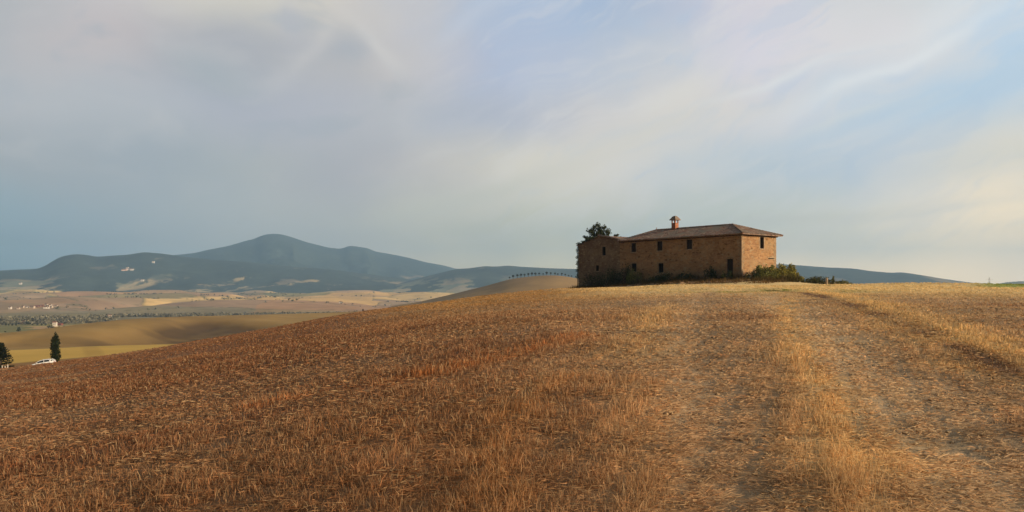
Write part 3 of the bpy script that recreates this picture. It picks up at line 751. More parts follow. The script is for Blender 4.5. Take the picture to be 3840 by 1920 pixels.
# timber eave board and rafters
mb = MB()
for i in range(46): t = -.4+i*.52; mb.box(P3(t, 0, 7.10), (t+.09, .55, 7.20-ZB))
for i in range(16): d = -.1+i*.52; mb.box((-.55, -d-.09, 7.10-ZB), (0, -d, 7.20-ZB))
mb.build('rafters', M_shut, rf)
# chimney
ch = MB(); c0, c1, e0, e1 = 15.0, 15.78, 3.68, 4.46
ch.box(P3(c0, e1, 8.6), P3(c1, e0, 10.0))
for a in (c0, c1-.15):
    for b in (e0, e1-.15): ch.box(P3(a, b+.15, 10.0), P3(a+.15, b, 10.42))
cho = ch.build('chimney', M_brick, rf)
cp = MB(); cx, cy = (c0+c1)/2, (e0+e1)/2; rings = []
for s_, z in ((.62, 10.42), (.64, 10.50), (.40, 10.82), (.28, 11.02), (.06, 11.13)):
    rings.append([P3(cx-s_, cy-s_, z), P3(cx+s_, cy-s_, z), P3(cx+s_, cy+s_, z), P3(cx-s_, cy+s_, z)])
cp.quad(*rings[0]); cp.quad(*rings[-1])
for a, b in zip(rings[:-1], rings[1:]):
    for i in range(4): cp.quad(a[i], a[(i+1) % 4], b[(i+1) % 4], b[i])
cp.build('chimney_cap', M_tile, cho)
# windows, door
def window(f, o, kind, lab=None):
    x0, x1, z0, z1 = o; m = MB()
    def bx(mm, a0, a1, i0, i1, q0, q1):
        p = f(a0, i0, q0); q = f(a1, i1, q1)
        mm.box(tuple(map(min, p, q)), tuple(map(max, p, q)))
    bx(m, x0+.01, x0+.09, .16, .25, z0, z1); bx(m, x1-.09, x1-.01, .16, .25, z0, z1); bx(m, x0+.1, x1-.1, .16, .25, z1-.08, z1-.005)
    W = m.build('window' if kind != 'door' else 'door', M_shut, house, label=lab)
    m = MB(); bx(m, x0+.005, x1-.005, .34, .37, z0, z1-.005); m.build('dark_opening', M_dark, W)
    if kind == 'shutter':
        m = MB(); n = 6; wv = (x1-x0-.22)/n
        for i in range(n): bx(m, x0+.11+i*wv, x0+.11+(i+.9)*wv, .2, .235, z0+.02, z1-.1)
        for q in (z0+.25, z1-.35): bx(m, x0+.11, x1-.11, .165, .197, q, q+.1)
        m.build('shutter', M_shut, W)
    if kind == 'bars':
        m = MB()
        for i in range(1, 4): a = x0+(x1-x0)*i/4; bx(m, a-.015, a+.015, .1, .13, z0, z1)
        bx(m, x0, x1, .135, .155, (z0+z1)/2-.015, (z0+z1)/2+.015); m.build('bars', M_iron, W)
    if kind == 'door':
        m = MB(); n = 5; wv = (x1-x0-.2)/n
        for i in range(n): bx(m, x0+.1+i*wv, x0+.1+(i+.93)*wv, .2, .25, z0+.02, z1-.1)
        m.build('door_leaf', M_shut, W)
        m = MB()                                            # shallow brick arch over the door
        for i in range(9):
            a = -.95+1.9*i/8; xm = (x0+x1)/2+math.sin(a)*.72; zm = z1-.28+math.cos(a)*.5
            p = f(xm, -.02, zm); m.box((p[0]-.07, p[1]-.12, p[2]-.1), (p[0]+.07, p[1]+.0, p[2]+.1), .01)
        m.build('arch', M_jamb, W)
    else:
        m = MB(); bx(m, x0-.12, x1+.12, -.07, .15, z0-.13, z0-.003); m.build('sill', M_sill, W)
        m = MB(); bx(m, x0-.15, x1+.15, -.02, .1, z1+.003, z1+.19)
        bx(m, x0-.17, x0-.003, -.018, .1, z0, z1); bx(m, x1+.003, x1+.17, -.018, .1, z0, z1); m.build('surround', M_jamb if f is fF else M_sill, W)
for o in MAIN[:3]: window(fF, o, 'shutter')
window(fF, MAIN[3], 'bars'); window(fF, MAIN[4], 'bars'); window(fF, MAIN[5], 'door')
window(fF, WING[0], 'open'); window(fF, WING[1], 'open'); window(fS, SIDE[0], 'open', 'tall narrow window in the sunlit end wall')
mb = MB(); mb.box(P3(-.04, 7.9, 3.90), P3(.15, 6.2, 3.98)); mb.box(P3(-.05, 7.95, 4.12), P3(.15, 6.1, 4.24)); mb.build('stone_ledge', M_sill, house)
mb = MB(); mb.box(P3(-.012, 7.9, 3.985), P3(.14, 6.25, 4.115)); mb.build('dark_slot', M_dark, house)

# ------------------------------------------------------------------ shrubs, weeds and rubble round the house
GREEN = (.14, .14, .042); OLV = (.24, .215, .055); DKG = (.042, .054, .022)
def shrub(px, base, wpx, hpx, Yd, col, label, seed, n=1500, size=.09, cat='shrub', name='shrub', group='bushes along the farmhouse', dens=1.0):
    x, y, z = at(px, Yd); z = min(z, (HY-base)/F*Yd) if base else z
    s = Yd/F; wd = wpx*s; ht = hpx*s
    root = empty(name, (x, y, z), label=label, cat=cat, group=group)
    rg = np.random.default_rng(seed); bl = []
    for i in range(9):
        a = rg.uniform(-.5, .5); hh = ht*(1-1.3*a*a)*rg.uniform(.75, 1.08)
        bl.append((a*wd*.75, rg.uniform(-.25, .25)*wd*.6, hh*.5, wd*.18*rg.uniform(.7, 1.4), wd*.17, hh*.55))
    for i in range(5):
        a = rg.uniform(-.4, .4); bl.append((a*wd*.8, rg.uniform(-.2, .2)*wd, ht*rg.uniform(.6, .95), wd*.07, wd*.07, ht*.18))
    leaf_obj('foliage', bl, int(n*dens), size, col, seed, root, wob=.5)
    m = MB()
    for i in range(7):
        a = rg.uniform(-.3, .3)*wd; b = rg.uniform(-.2, .2)*wd
        m.tube([(a*.3, b*.3, -.1), (a*.7, b*.7, ht*.4), (a, b, ht*.85)], [.05, .035, .012], 5)
    m.build('stems', M_bark, root); return root
def front(t, off): return HX0-.615*t-.788*off, HY0+.788*t-.615*off
def shrub_t(t, off, top, wpx, col, label, seed, **k):
    x, y = front(t, off); px = CX+F*x/y; gz = float(Hg(x, y)); hp = (HY-top+9)-(gz*F/y)
    return shrub(px, None, wpx, hp, y, col, label, seed, **k)
shrub_t(28.0, 1.4, 1030, 110, DKG, 'low dark shrub at the foot of the left wing', 21, n=1500)
shrub_t(23.4, 1.5, 1012, 105, DKG, 'dark shrub under the join of wing and main house', 22, n=2200)
shrub_t(20.8, 1.3, 1000, 56, DKG, 'tallest dark shrub reaching the sill of the left ground floor window', 23, n=1700)
shrub_t(18.6, 1.5, 1018, 80, GREEN, 'rounded shrub between the two barred windows', 24, n=1600)
shrub_t(13.0, 1.5, 1030, 100, DKG, 'low spreading shrub right of the second barred window', 25, n=1600)
shrub_t(8.6, 1.4, 1032, 90, DKG, 'low dark shrub below the middle of the long wall', 26, n=1400)
shrub_t(4.6, 1.3, 1012, 64, DKG, 'dark shrub just left of the arched door', 27, n=1400)
shrub_t(1.2, 1.6, 1026, 50, DKG, 'small dark shrub at the near corner beside the door', 28, n=1100)
shrub(2818, None, 66, 36, 108.5, DKG, 'dark shrub at the near corner in front of the sunlit end', 29, n=1500)
shrub(2870, None, 110, 56, 109.5, GREEN, 'broad bush in front of the sunlit end wall', 30, n=5200, size=.11)
shrub(2925, None, 90, 64, 111, OLV, 'tall olive green bush hiding the far foot of the end wall', 31, n=5200, size=.11)
shrub(2958, None, 70, 60, 112, (.28, .25, .06), 'yellow green bush at the outer end of the hedge', 32, n=4000, size=.11)
shrub(2990, None, 50, 34, 110, OLV, 'small bush trailing off right of the hedge', 33, n=2000, size=.1)
shrub(3060, None, 110, 26, 104, (.075, .075, .028), 'low bush standing alone right of the house', 34, n=1600, group='bushes right of the farmhouse')
shrub(3135, None, 110, 20, 103, (.10, .10, .04), 'thin low bush farthest right of the house', 35, n=1100, group='bushes right of the farmhouse')
shrub(3125, None, 12, 34, 103.5, GREEN, 'slim sapling standing out of the low bush', 36, n=260, name='sapling', cat='sapling', group='bushes right of the farmhouse')
shrub(3360, None, 10, 10, 98, DKG, 'tiny dark tussock on the skyline of the field', 37, n=200, group='bushes right of the farmhouse')
# pale stone post in the low bush
x, y, z = at(3100, 102.4); root = empty('boundary_stone', (x, y, z), label='pale upright boundary stone in the low bushes', cat='post')
mb = MB(); mb.tube([(0, 0, -.3), (0, 0, .5), (.02, 0, .78), (.02, 0, .86)], [.17, .16, .14, .06], 7); mb.build('post', M_sill, root)
# weeds along the foot of the wall
rg = np.random.default_rng(5); n = 26000
t = rg.uniform(-9, 33.5, n); off = rg.uniform(.1, 7.0, n)**1.0; x = HX0-.615*t-.788*off; y = HY0+.788*t-.615*off
kp = rg.random(n) < np.clip(1.05-off/6.5+.5*fbm(x/2, y/2, 3, 8), 0, 1); x, y, t, off = x[kp], y[kp], t[kp], off[kp]; n = len(x)
z = Hg(x, y); hh = rg.uniform(.2, .85, n)*(1.3-off/7)*(1+.8*fbm(x/1.5, y/1.5, 2, 9)); a = rg.uniform(0, 2*PI, n); wd = .05
mixv = np.clip(.25+.5*fbm(x/2.5, y/2.5, 3, 18)+off/8, 0, 1)[:, None]
c = A(58, 60, 34)*(1-mixv)+A(120, 92, 56)*mixv; c = c*np.exp(rg.normal(0, .25, n))[:, None]
lx = rg.normal(0, .3, n)*hh; ly = rg.normal(0, .3, n)*hh
V = np.stack([np.stack([x-np.cos(a)*wd, y-np.sin(a)*wd, z-.02], 1), np.stack([x+np.cos(a)*wd, y+np.sin(a)*wd, z-.02], 1), np.stack([x+lx, y+ly, z+hh], 1)], 1).reshape(-1, 3)
tag(np_mesh('weeds', V, np.arange(n*3).reshape(-1, 3), M_grass, cols=np.repeat(c, 3, 0)), kind='stuff')
# fallen rubble along the verge
mb = MB()
for i in range(420):
    t_ = random.uniform(-4, 33); of = random.gauss(4.6, .9) if i % 2 else random.uniform(.2, 5); x_ = HX0-.615*t_-.788*of; y_ = HY0+.788*t_-.615*of; z_ = float(Hg(x_, y_)); s = random.uniform(.06, .2)
    mb.box((x_-s*random.uniform(.8, 1.8), y_-s, z_-.05), (x_+s*1.4, y_+s, z_+s*random.uniform(.5, 1.1)), s*.35)
tag(mb.build('rubble', M_jamb), kind='stuff')
# ivy on the left corner and rake
root = empty('ivy', (*front(TW+.1, .1), .0), math.atan2(.788, -.615), label='dark ivy climbing the left corner and gable of the wing', cat='ivy')
bl = [(0.02+.12*math.sin(k*2.3), -.1-.15*(k % 3), 1.6+k*.38, .2+.1*(k % 2), .4, .28) for k in range(15)]
bl += [(-.2-k*.36, -.1, 7.05+k*.092+(.12 if k % 3 else .3), .3, .5, .16+.12*(k % 3 == 0)) for k in range(12)]
bl += [(-1.9, -.3, 7.9, .28, .3, .36), (-2.4, -.3, 8.1, .3, .3, .3), (-1.5, -.2, 7.55, .3, .3, .3)]
leaf_obj('foliage', bl, 4200, .075, DKG, 51, root, wob=.6)
mb = MB(); mb.tube([(0.03, -.05, -.5), (.06, -.08, 2.2), (0.0, -.06, 4.5), (.03, -.05, 6.9)], [.07, .06, .045, .02], 6); mb.build('stem', M_bark, root)

# ------------------------------------------------------------------ trees
def tree(name, px, Yd, blobs, hgt, trunk_r, n, size, col, seed, label, cat='tree', group=None, z=None, limbs=6, **k):
    x, y, zg = at(px, Yd); z = zg if z is None else z
    root = empty(name, (x, y, z), label=label, cat=cat, group=group)
    rg = np.random.default_rng(seed); m = MB()
    m.tube([(0, 0, -.3), (.02*hgt, 0, hgt*.25), (-.01*hgt, .01*hgt, hgt*.5), (0, 0, hgt*.82)], [trunk_r*1.3, trunk_r, trunk_r*.7, trunk_r*.15], 8)
    idx = rg.permutation(len(blobs))[:limbs]
    for i in idx:
        b = blobs[i]; m.tube([(0, 0, min(b[2]*.6, hgt*.5)), (b[0]*.5, b[1]*.5, b[2]*.82), (b[0]*.9, b[1]*.9, b[2])], [trunk_r*.45, trunk_r*.3, trunk_r*.1], 6)
    m.build('trunk', M_bark, root); leaf_obj('crown', blobs, n, size, col, seed, root, **k); return root
Yt = 148.0; zt = -.6; S = Yt/F
def cb(px, py, r_, dy=0.): return ((px-2238)*1.1*S, dy, (HY-py)*S-zt, r_*S*1.2, r_*S*1.2, r_*S*1.1)
CR = [cb(2238, 845, 9), cb(2245, 856, 13), cb(2228, 852, 9), cb(2262, 856, 10), cb(2266, 850, 6), cb(2272, 868, 12), cb(2250, 872, 16), cb(2222, 868, 13), cb(2214, 866, 7), cb(2279, 873, 7), cb(2235, 884, 22), cb(2262, 886, 18), cb(2196, 888, 6), cb(2202, 893, 7), cb(2212, 896, 10), cb(2230, 910, 26), cb(2250, 930, 24), cb(2204, 866, 3)]
tree('tree', 2238, Yt, CR, 10.5, .22, 5200, .15, (.042, .052, .026), 61, 'dark leafy tree rising behind the gabled wing', z=zt, limbs=12, shell=.15, wob=.9)
x2 = [((px-2312)*S, 0, (HY-py)*S-zt, r_*S, r_*S, r_*S) for px, py, r_ in ((2308, 885, 7), (2316, 882, 5), (2326, 892, 5), (2340, 893, 4), (2312, 900, 12), (2325, 910, 12))]
tree('small_tree', 2312, Yt, x2, 8.8, .14, 1100, .13, (.05, .052, .03), 62, 'small tree whose top shows just above the sagging wing roof', z=zt)
# cypress and dark conifer beside the lane on the left
Yc = 150.0; sC = Yc/F; xc, yc, zc = at(208, Yc); topz = (HY-1247)*sC
hC = topz-zc; root = empty('cypress', (xc, yc, zc), label='slim dark cypress behind the parked white car', cat='tree')
bl = []
for i in range(26):
    f = i/25; rad = .98*min(1.0, .62+f*2.2)*(1-max(0, f-.55)**1.9*2.9); zz = .5+f*(hC-.75)
    if f > .93: rad = .22
    for q in range(3): a = random.uniform(0, 2*PI); bl.append((math.cos(a)*rad*.3, math.sin(a)*rad*.3, zz, rad*.72, rad*.72, .42))
bl.append((.25, 0, hC-.25, .12, .12, .4)); bl.append((-.12, 0, hC-.15, .12, .12, .4))
leaf_obj('crown', bl, 5200, .12, (.022, .030, .014), 63, root, up=1.6, shell=.45)
mb = MB(); mb.tube([(0, 0, -.4), (0, 0, .8), (0, 0, hC*.8)], [.16, .14, .04], 8); mb.build('trunk', M_bark, root)
Yk = 141.0; xk, yk, zk = at(2, Yk); hK = (HY-1283)*Yk/F-zk
root = empty('conifer', (xk, yk, zk), label='dark ragged conifer cut by the left edge beside the white posts', cat='tree')
rg = np.random.default_rng(8); bl = []; mb = MB(); mb.tube([(0, 0, -.3), (0, 0, hK*.95)], [.2, .03], 8)
for i in range(62):
    f = rg.random()**.85; a = rg.uniform(0, 2*PI); ln = (.35+2.35*(1-f)**.75)*rg.uniform(.75, 1.1); zz = .5+f*(hK-.9)
    ex, ey = math.cos(a)*ln, math.sin(a)*ln
    mb.tube([(0, 0, zz-.1), (ex*.6, ey*.6, zz), (ex, ey, zz+.22)], [.05, .03, .01], 5)
    for q in range(7):
        s_ = (q+1)/7; bl.append((ex*s_, ey*s_, zz+.25*s_*s_, .30*(1.15-s_*.6), .30*(1.15-s_*.6), .17))
mb.build('trunk', M_bark, root); leaf_obj('crown', bl, 9500, .10, (.016, .022, .013), 64, root, shell=.2)
# tiny bush on the crest of the brown field
Yb = 690.; sB = Yb/F; xb, yb, zb = at(1362, Yb); zb = max(zb, (HY-1172)*sB)
root = empty('shrub', (xb, yb, zb-.5), label='lone tiny dark shrub where the brown field meets the valley', cat='shrub')
leaf_obj('foliage', [(-.1, 0, 2.4, .7, .7, 1.5), (1.1, 0, 1.4, .9, .8, .9), (0, 0, 1.1, 1.3, 1, 1)], 420, .3, (.05, .03, .012), 65, root)
mb = MB(); mb.tube([(0, 0, -.5), (0, 0, 2.5)], [.12, .05], 6); mb.build('stem', M_bark, root)
# row of trees on the far brown hill
ORD = ['first', 'second', 'third', 'fourth', 'fifth', 'sixth', 'seventh', 'eighth', 'ninth', 'tenth', 'eleventh', 'twelfth', 'thirteenth', 'fourteenth', 'fifteenth', 'sixteenth', 'seventeenth', 'eighteenth', 'nineteenth', 'twentieth']
protos = []
for v in range(3):
    root = empty('olive_tree', (0, 0, 0)); rg = np.random.default_rng(70+v)
    bl = [(0, 0, 2.9, 1.5, 1.5, 1.25), (.7, .2, 3.3, .9, .9, .8), (-.8, -.2, 3.0, .9, .9, .8), (0, 0, 3.8, .8, .8, .6)]
    leaf_obj('crown', bl, 170, .42, (.032, .038, .024), 70+v, root, shell=.2); m = MB(); m.tube([(0, 0, -.6), (.1, 0, 1.2), (0, 0, 2.9)], [.28, .22, .1], 6); m.build('trunk', M_bark, root); protos.append(root)
for i, q in enumerate([1000, 1045, 1095, 1138, 1183, 1228, 1270, 1313, 1358, 1405, 1450, 1497, 1548, 1585, 1632, 1672, 1715, 1750, 1800]):
    px = 1600+.3106*q; a = math.atan((px-CX)/F); rr = 1200.
    o = protos[i] if i < 3 else copy_tree(protos[i % 3])
    X_, Y_ = rr*math.sin(a), rr*math.cos(a); o.location = (X_, Y_, float(Hg(X_, Y_))-.1); o.rotation_euler.z = i*2.1
    s_ = [.75, 1.05, 1.1, 1.1, .95, 1.05, 1.1, 1.0, .95, .7, 1.05, .9, .85, .7, .95, .75, .6, .6, .6][i]*1.3; o.scale = (s_, s_, s_)
    tag(o, ORD[i]+' tree from the left in the row along the brown hill', 'tree', 'row of trees along the far brown hill')

# ------------------------------------------------------------------ woods and scrub of the valley
def clumps(name, pts, col, seed, q=16, size=1.7, kind='stuff'):
    rg = np.random.default_rng(seed); bl = []
    P = np.array(pts); n = len(P)*q; k = np.repeat(np.arange(len(P)), q)
    d = rg.normal(size=(n, 3)); d /= np.linalg.norm(d, axis=1)[:, None]; d *= (rg.random(n)**.4)[:, None]
    H_ = P[k, 3]; c = np.stack([P[k, 0]+d[:, 0]*H_*.55, P[k, 1]+d[:, 1]*H_*.55, P[k, 2]+H_*.5+d[:, 2]*H_*.5], 1)
    a = rg.normal(size=(n, 3)); a /= np.linalg.norm(a, axis=1)[:, None]; b = np.cross(a, rg.normal(size=(n, 3))); b /= np.linalg.norm(b, axis=1)[:, None]
    s_ = (size*rg.uniform(.6, 1.4, n)*H_/8)[:, None]
    V = np.stack([c-a*s_, c-b*s_*.7, c+a*s_, c+b*s_*.7], 1).reshape(-1, 3)
    cc = np.array(col)*np.exp(rg.normal(0, .2, n)+rg.normal(0, .3, len(P))[k])[:, None]
    o = np_mesh(name, V, np.arange(n*4).reshape(-1, 4), M_wood, cols=np.repeat(cc, 4, 0))
    return tag(o, kind=kind) if kind else o
rg = np.random.default_rng(31); pts = []
while len(pts) < 1700:
    px = rg.uniform(-400, 1420); a = math.atan((px-CX)/F)
    if px < 430: r = rg.uniform(1480, 1760)
    else: r = rg.uniform(1640, 1790)-.02*(px-430)
    X_, Y_ = r*math.sin(a), r*math.cos(a)
    den = float(fbm(X_/150., Y_/55., 3, 91)); edge = r < 1510 or r > 1735
    if den < -.05 and not edge: continue
    pts.append((X_, Y_, float(Hg(X_, Y_))-.5, rg.uniform(3.5, 8.0)))
clumps('woodland', pts, (.16, .143, .098), 32, 18, 1.8)
pts = []
while len(pts) < 1500:
    px = rg.uniform(-500, 2300); a = math.atan((px-CX)/F); r = rg.uniform(2050, 4500); X_, Y_ = r*math.sin(a), r*math.cos(a)
    if abs(float(fbm(X_/260., Y_/200., 4, 66))) > .03: continue
    if rg.random() > ss(float(fbm(X_/700., Y_/500., 2, 99)), -.3, .4)+.1: continue
    pts.append((X_, Y_, float(Hg(X_, Y_))-1, rg.uniform(3.5, 8)))
clumps('scrub', pts, (.09, .09, .055), 33, 12, 2.0)
FT = [(22, 1222, 13, 'slim dark tree leftmost beside the far farm'), (33, 1222, 11, 'second slim tree beside the far farm'), (46, 1223, 15, 'third dark tree just left of the pink farmhouse'),
      (60, 1223, 12, 'fourth dark tree touching the pink farmhouse'), (70, 1249, 26, 'tall dark tree in the meadow below the far farm'), (108, 1219, 16, 'dark cypress right of the pink farmhouse'),
      (122, 1220, 8, 'low dark tree at the left end of the far hedge'), (140, 1221, 8, 'low dark tree in the left half of the far hedge'), (156, 1221, 9, 'low dark tree in the middle of the far hedge'), (172, 1221, 9, 'low dark tree in the right half of the far hedge'),
      (184, 1232, 16, 'greyish green tree left of the white farmhouse'), (196, 1236, 18, 'broad green tree in front of the white farmhouse'), (172, 1239, 9, 'low bush before the greyish green tree'), (155, 1242, 7, 'lowest bush on the near edge of the flat fields'),
      (222, 1229, 8, 'small tree right of the white farmhouse'), (240, 1227, 7, 'farther small tree right of the white farmhouse'), (20, 1247, 8, 'small round bush in the meadow at the left edge')]
for i, (px, py, hp, lb) in enumerate(FT):
    P = pick(px, py, 'g', 900); h = hp*P[1]/F
    root = empty('tree', (P[0], P[1], P[2]-.2), label=lb, cat='tree', group='trees round the far farms')
    rg = np.random.default_rng(300+i); wd = h*(.22 if hp > 10 and i < 6 and i != 4 else .5 if i != 4 else .3)
    leaf_obj('crown', [(0, 0, h*.58, wd, wd, h*.45), (wd*.4, 0, h*.45, wd*.7, wd*.7, h*.3), (-wd*.5, 0, h*.4, wd*.7, wd*.6, h*.3)], 150, h*.09, (.030, .036, .018), 300+i, root, M_wood, shell=.2)
    m = MB(); m.tube([(0, 0, -.5), (0, 0, h*.6)], [h*.04, h*.015], 5); m.build('trunk', M_bark, root)

# ------------------------------------------------------------------ far houses
M_w1 = plain('cream_render', (.50, .40, .31), .9, .1); M_w2 = plain('white_render', (.62, .56, .49), .9, .06); M_w3 = plain('pink_render', (.60, .42, .33), .9, .1)
M_r = plain('red_tiles', (.22, .08, .055), .9, .2, .5); M_r2 = plain('brown_tiles', (.20, .11, .08), .9, .2, .5)
def far_house(px, py, w_, d_, h_, rz, mw, mr_, label, group=None, cat='house', rmin=900, wins=2):
    P = pick(px, py, 'all', rmin); root = empty('house', (P[0], P[1], P[2]), rz, label=label, cat=cat, group=group)
    m = MB(); x, y = w_/2, d_/2; m.box((-x, -y, -2), (x, y, h_)); gz = h_+d_*.22
    m.quad((-x, -y, h_), (-x, 0, gz), (-x, y, h_)); m.quad((x, -y, h_), (x, y, h_), (x, 0, gz)); m.build('wall', mw, root)
    m = MB(); o = .4; t = .22
    for s_ in (-1, 1):
        a = [(-x-o, s_*(y+o), h_-.1), (x+o, s_*(y+o), h_-.1), (x+o, 0, gz+.1), (-x-o, 0, gz+.1)]; m.quad(*a); m.quad(*[(p[0], p[1], p[2]+t) for p in a])
        m.quad(a[0], a[1], (a[1][0], a[1][1], a[1][2]+t), (a[0][0], a[0][1], a[0][2]+t))
    m.build('roof', mr_, root)
    for i in range(wins):
        m = MB(); cx = (-.5+(i+.5)/wins)*w_*.9; m.box((cx-.5, -y-.05, h_*.5), (cx+.5, -y+.1, h_*.5+1.3)); m.build('window', M_shut, root)
    return root
far_house(80, 1214, 8.5, 6, 3.2, .15, M_w3, M_r2, 'low pinkish farmhouse among dark trees on the flat fields')
far_house(104, 1211, 5, 5, 2.2, .1, M_w1, M_r2, 'small cream shed right of the pinkish farmhouse', cat='shed')
far_house(206, 1224, 5.0, 6, 6.0, .2, M_w2, M_r, 'tall white farmhouse with a red roof above the brown field')
far_house(224, 1220, 8.5, 5, 2.4, -.1, M_r, M_r, 'long dark red barn beside the tall white farmhouse', cat='barn')
far_house(412, 1191, 6.0, 6, 4.8, .3, M_w1, M_r2, 'lone cream house at the right end of the river wood')
VG = [(38, 1157, 5.5, 4.5), (69, 1157, 6, 3.6), (87, 1152, 5, 3.4), (102, 1152, 4.5, 3), (117, 1153, 6, 4), (125, 1154, 6, 4.5), (170, 1155, 8, 3.6), (174, 1144, 7, 3.6), (184, 1149, 4.5, 4), (190, 1147, 5, 4.6), (194, 1152, 4.5, 3.4), (211, 1149, 6.5, 3.6), (138, 1150, 8, 3.2), (148, 1149, 7, 3), (158, 1148, 7, 3.2), (179, 1155, 6, 3)]
for i, (px, py, w_, h_) in enumerate(VG):
    red = i in (12, 13, 14)
    far_house(px, py+2, w_, 6, h_, .2*math.sin(i*2.3), M_r2 if red else (M_w2 if i % 3 == 0 else M_w1), M_r if red else M_r2, ORD[sorted(VG).index(VG[i])]+' house from the left in the village beyond the river wood', 'houses of the far village', wins=1)
HM = [(470, 1014, 24, 8), (478, 1012, 14, 15), (486, 1013, 26, 9), (495, 1014, 20, 9), (462, 1015, 22, 6)]
for i, (px, py, w_, h_) in enumerate(HM):
    far_house(px, py, w_, 22, h_, .1*i, M_w2 if i in (1, 2, 3) else M_w3, M_r2, ORD[sorted(HM).index(HM[i])]+' pale building from the left in the hamlet on the wooded slope', 'buildings of the hamlet on the slope', wins=1, cat='building', rmin=4000)
far_house(575, 986, 16, 14, 11, .1, M_w2, M_r2, 'lone white house high on the wooded slope right of the hamlet', rmin=4000, wins=1)
far_house(77, 1067, 14, 12, 10, .1, M_w2, M_r2, 'lone white house low on the wooded slope at far left', rmin=4000, wins=1)
far_house(534, 1054, 18, 14, 9, .1, M_w2, M_r2, 'lone pale house at the top of the big tan field', rmin=4000, wins=1)
far_house(1277, 1137, 7, 6, 3.6, .1, M_w2, M_r2, 'tiny white house alone in the valley right of centre', wins=1)

# ------------------------------------------------------------------ car on the lane
def car(px, py, Yd, yaw):
    x, y, z = at(px, Yd); hx = .9*math.cos(yaw)
    zl = float(Hg(x-1.3, y)); zr = float(Hg(x+1.3, y)); root = empty('parked_car', (x, y, (zl+zr)/2-.02), label='white hatchback parked on the lane in front of the cypress', cat='car')
    root.rotation_euler = (0, -math.atan2(zr-zl, 2.6), yaw)
    Mw = plain('white_paint', (.78, .78, .77), .3, .02, 1, .5); Mg = plain('tinted_glass', (.012, .014, .016), .15, .1, 1, .6); Mt = plain('tyre_rubber', (.02, .02, .02), .9); Ma = plain('alloy_rim', (.4, .4, .42), .4, .05, 3, .5, .8)
    Mh = plain('headlight_glass', (.7, .7, .68), .2, .02, 1, .6); Mr = plain('tail_light_glass', (.35, .02, .015), .3, .05, 1, .5)
    # stations along the length: x, half width, sill, belt height
    st = [(-2.06, .55, .42, .62), (-1.98, .72, .28, .74), (-1.7, .82, .22, .84), (-1.2, .87, .20, .93), (-.7, .88, .20, .99), (.3, .89, .20, 1.02), (1.2, .88, .20, 1.05), (1.75, .86, .24, 1.08), (1.98, .80, .30, 1.04), (2.05, .66, .42, .86)]
    V = []; Fs = []
    for (X_, hw, z0, z1) in st:
        V += [(X_, -hw*.9, z0), (X_, -hw, z0+.14), (X_, -hw, z0+(z1-z0)*.62), (X_, -hw*.93, z1), (X_, hw*.93, z1), (X_, hw, z0+(z1-z0)*.62), (X_, hw, z0+.14), (X_, hw*.9, z0)]
    for i in range(len(st)-1):
        for q in range(8): a = i*8; Fs.append((a+q, a+(q+1) % 8, a+8+(q+1) % 8, a+8+q))
    Fs.append(tuple(range(8))[::-1]); Fs.append(tuple((len(st)-1)*8+q for q in range(8)))
    m = MB(); m.v = V; m.f = Fs; body = m.build('body', Mw, root, True, bevel=.02)
    gs = [(-.98, .76, .96), (-.35, .70, 1.36), (.2, .68, 1.46), (.95, .67, 1.45), (1.5, .66, 1.36), (1.93, .70, 1.05)]
    m = MB(); V = []
    for (X_, hw, zt_) in gs: V += [(X_, -.80, .93 if X_ < 0 else 1.0), (X_, -hw, zt_-.035), (X_, hw, zt_-.035), (X_, .80, .93 if X_ < 0 else 1.0)]
    m.v = V; m.f = [(i*4+q, i*4+(q+1) % 4, i*4+4+(q+1) % 4, i*4+4+q) for i in range(len(gs)-1) for q in range(4)]+[(3, 2, 1, 0), tuple(len(V)-4+q for q in range(4))]
    m.build('windows', Mg, root)
    m = MB()
    for i in range(1, 4):
        (xa, wa, za), (xb, wb, zb_) = gs[i], gs[i+1]; m.quad((xa, -wa-.01, za), (xb, -wb-.01, zb_), (xb, wb+.01, zb_), (xa, wa+.01, za)); m.quad((xa, -wa-.012, za-.06), (xb, -wb-.012, zb_-.06), (xb, -wb-.012, zb_), (xa, -wa-.012, za)); m.quad((xa, wa+.012, za-.06), (xb, wb+.012, zb_-.06), (xb, wb+.012, zb_), (xa, wa+.012, za))
    for s_ in (-1, 1):
        m.tube([(-1.02, s_*.79, .95), (-.35, s_*.72, 1.37)], [.035, .03], 6); m.tube([(.42, s_*.815, .98), (.42, s_*.70, 1.43)], [.04, .035], 6); m.tube([(1.32, s_*.80, 1.0), (1.42, s_*.69, 1.38)], [.11, .09], 6); m.tube([(1.95, s_*.76, 1.03), (1.5, s_*.69, 1.37)], [.05, .05], 6)
    m.build('roof', Mw, root)
    for X_ in (-1.28, 1.28):
        for s_ in (-1, 1):
            m = MB(); m.tube([(X_, s_*.70, .31), (X_, s_*.905, .31)], [.32, .32], 20); wv = m.build('wheel', Mt, root)
            m = MB(); m.tube([(X_, s_*.86, .31), (X_, s_*.92, .31)], [.19, .18], 14); m.build('rim', Ma, wv)
    for s_ in (-1, 1):
        m = MB(); m.box((-2.03, s_*.62-.16, .60), (-1.90, s_*.62+.16, .74)); m.build('headlight', Mh, root, bevel=.02)
        m = MB(); m.box((1.93, s_*.68-.11, .78), (2.045, s_*.68+.11, 1.0)); m.build('tail_light', Mr, root)
        m = MB(); m.box((-.72, s_*.97-.08, .96), (-.60, s_*.97+.08, 1.08)); m.build('mirror', Mw, root, bevel=.02)
    return root
CAR = car(161, 1375, 141.5, .35); CAR.location.z -= .12
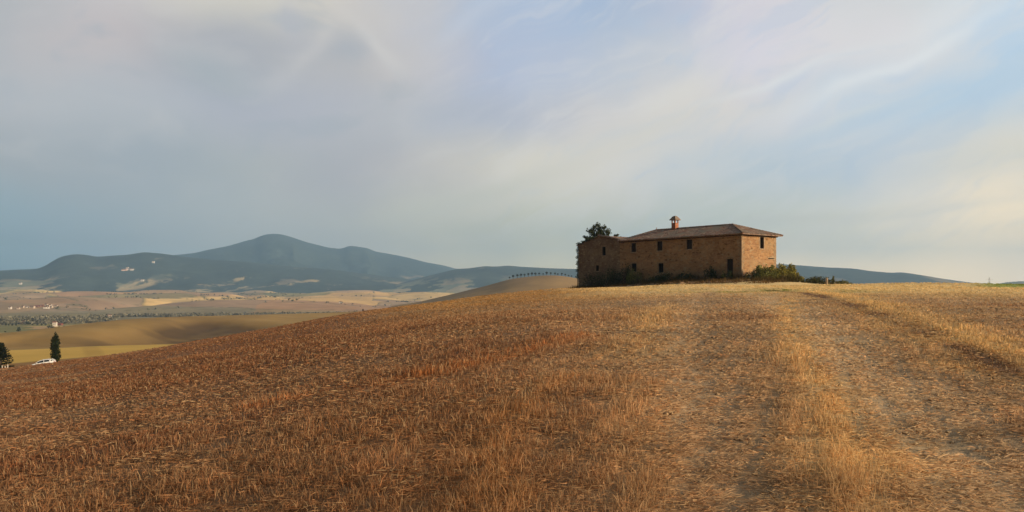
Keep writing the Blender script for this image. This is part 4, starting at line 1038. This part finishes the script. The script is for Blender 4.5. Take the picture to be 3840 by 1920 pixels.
for i, (px, top, Yd, lb) in enumerate([(8, 1372, 137, 'leftmost white marker post under the conifer'), (19, 1378, 137, 'short middle white marker post under the conifer'), (29, 1368, 137, 'tallest white marker post right of the conifer trunk')]):
    x, y, z = at(px, Yd); zt_ = (HY-top)*Yd/F; root = empty('marker_post', (x, y, z), label=lb, cat='post', group='white posts by the lane')
    m = MB(); m.tube([(0, 0, -.3), (0, 0, max(.9, zt_-z)), (0, 0, max(.9, zt_-z)+.06)], [.08, .075, .03], 8); m.build('post', M_w2, root)
x, y, z = at(597, 330); root = empty('utility_pole', (x, y, z), label='thin lone wooden pole standing in the brown field', cat='pole')
m = MB(); m.tube([(0, 0, -.5), (0, 0, 2.9)], [.09, .07], 6); m.build('pole', M_bark, root); m = MB(); m.box((-.35, -.05, 2.5), (.35, .05, 2.6)); m.build('crossarm', M_bark, root)
# lattice pylon just showing over the crest on the right
Yp = 700.; x, y, z = at(3710, Yp); tz = (HY-1040)*Yp/F-z; root = empty('pylon', (x, y, z), label='faint grey lattice pylon beyond the crest at right', cat='pylon')
M_st = plain('grey_steel', (.3, .3, .3), .6); m = MB(); n = 12
for i in range(n):
    a0 = 2.6*(1-i/n)+.3; a1 = 2.6*(1-(i+1)/n)+.3; q0 = tz*i/n; q1 = tz*(i+1)/n
    for sx_, sy_ in ((1, 1), (1, -1), (-1, 1), (-1, -1)):
        m.tube([(sx_*a0, sy_*a0, q0), (sx_*a1, sy_*a1, q1)], [.05, .05], 4, False); m.tube([(sx_*a0, sy_*a0, q0), (-sx_*a1, sy_*a1, q1)], [.03, .03], 4, False)
m.build('mast', M_st, root)
for zf in (.97, .9):
    m = MB(); m.box((-3.0, -.1, tz*zf), (3.0, .1, tz*zf+.12)); m.build('crossarm', M_st, root)

# ------------------------------------------------------------------ haze
me = bpy.data.meshes.new('haze'); B = 14600.; z0, z1 = -95., 690.
me.from_pydata([(x, y, z) for z in (z0, z1) for x, y in ((-B, -B), (B, -B), (B, B), (-B, B))], [], [(0, 3, 2, 1), (4, 5, 6, 7), (0, 1, 5, 4), (1, 2, 6, 5), (2, 3, 7, 6), (3, 0, 4, 7)])
hz = bpy.data.objects.new('haze', me); COL.objects.link(hz); hz['kind'] = 'stuff'
hm = bpy.data.materials.new('haze_air'); hm.use_nodes = True; hn = hm.node_tree; hn.nodes.clear()
vo_ = hn.nodes.new('ShaderNodeVolumePrincipled'); vo_.inputs['Color'].default_value = (.39, .655, 1.0, 1); vo_.inputs['Density'].default_value = 9.6e-5; vo_.inputs['Anisotropy'].default_value = .1
ou = hn.nodes.new('ShaderNodeOutputMaterial'); hn.links.new(vo_.outputs[0], ou.inputs['Volume']); me.materials.append(hm)
sc.cycles.volume_bounces = 1; sc.cycles.max_bounces = 6
if 0: print(at(163, 141.5), CAR.location)
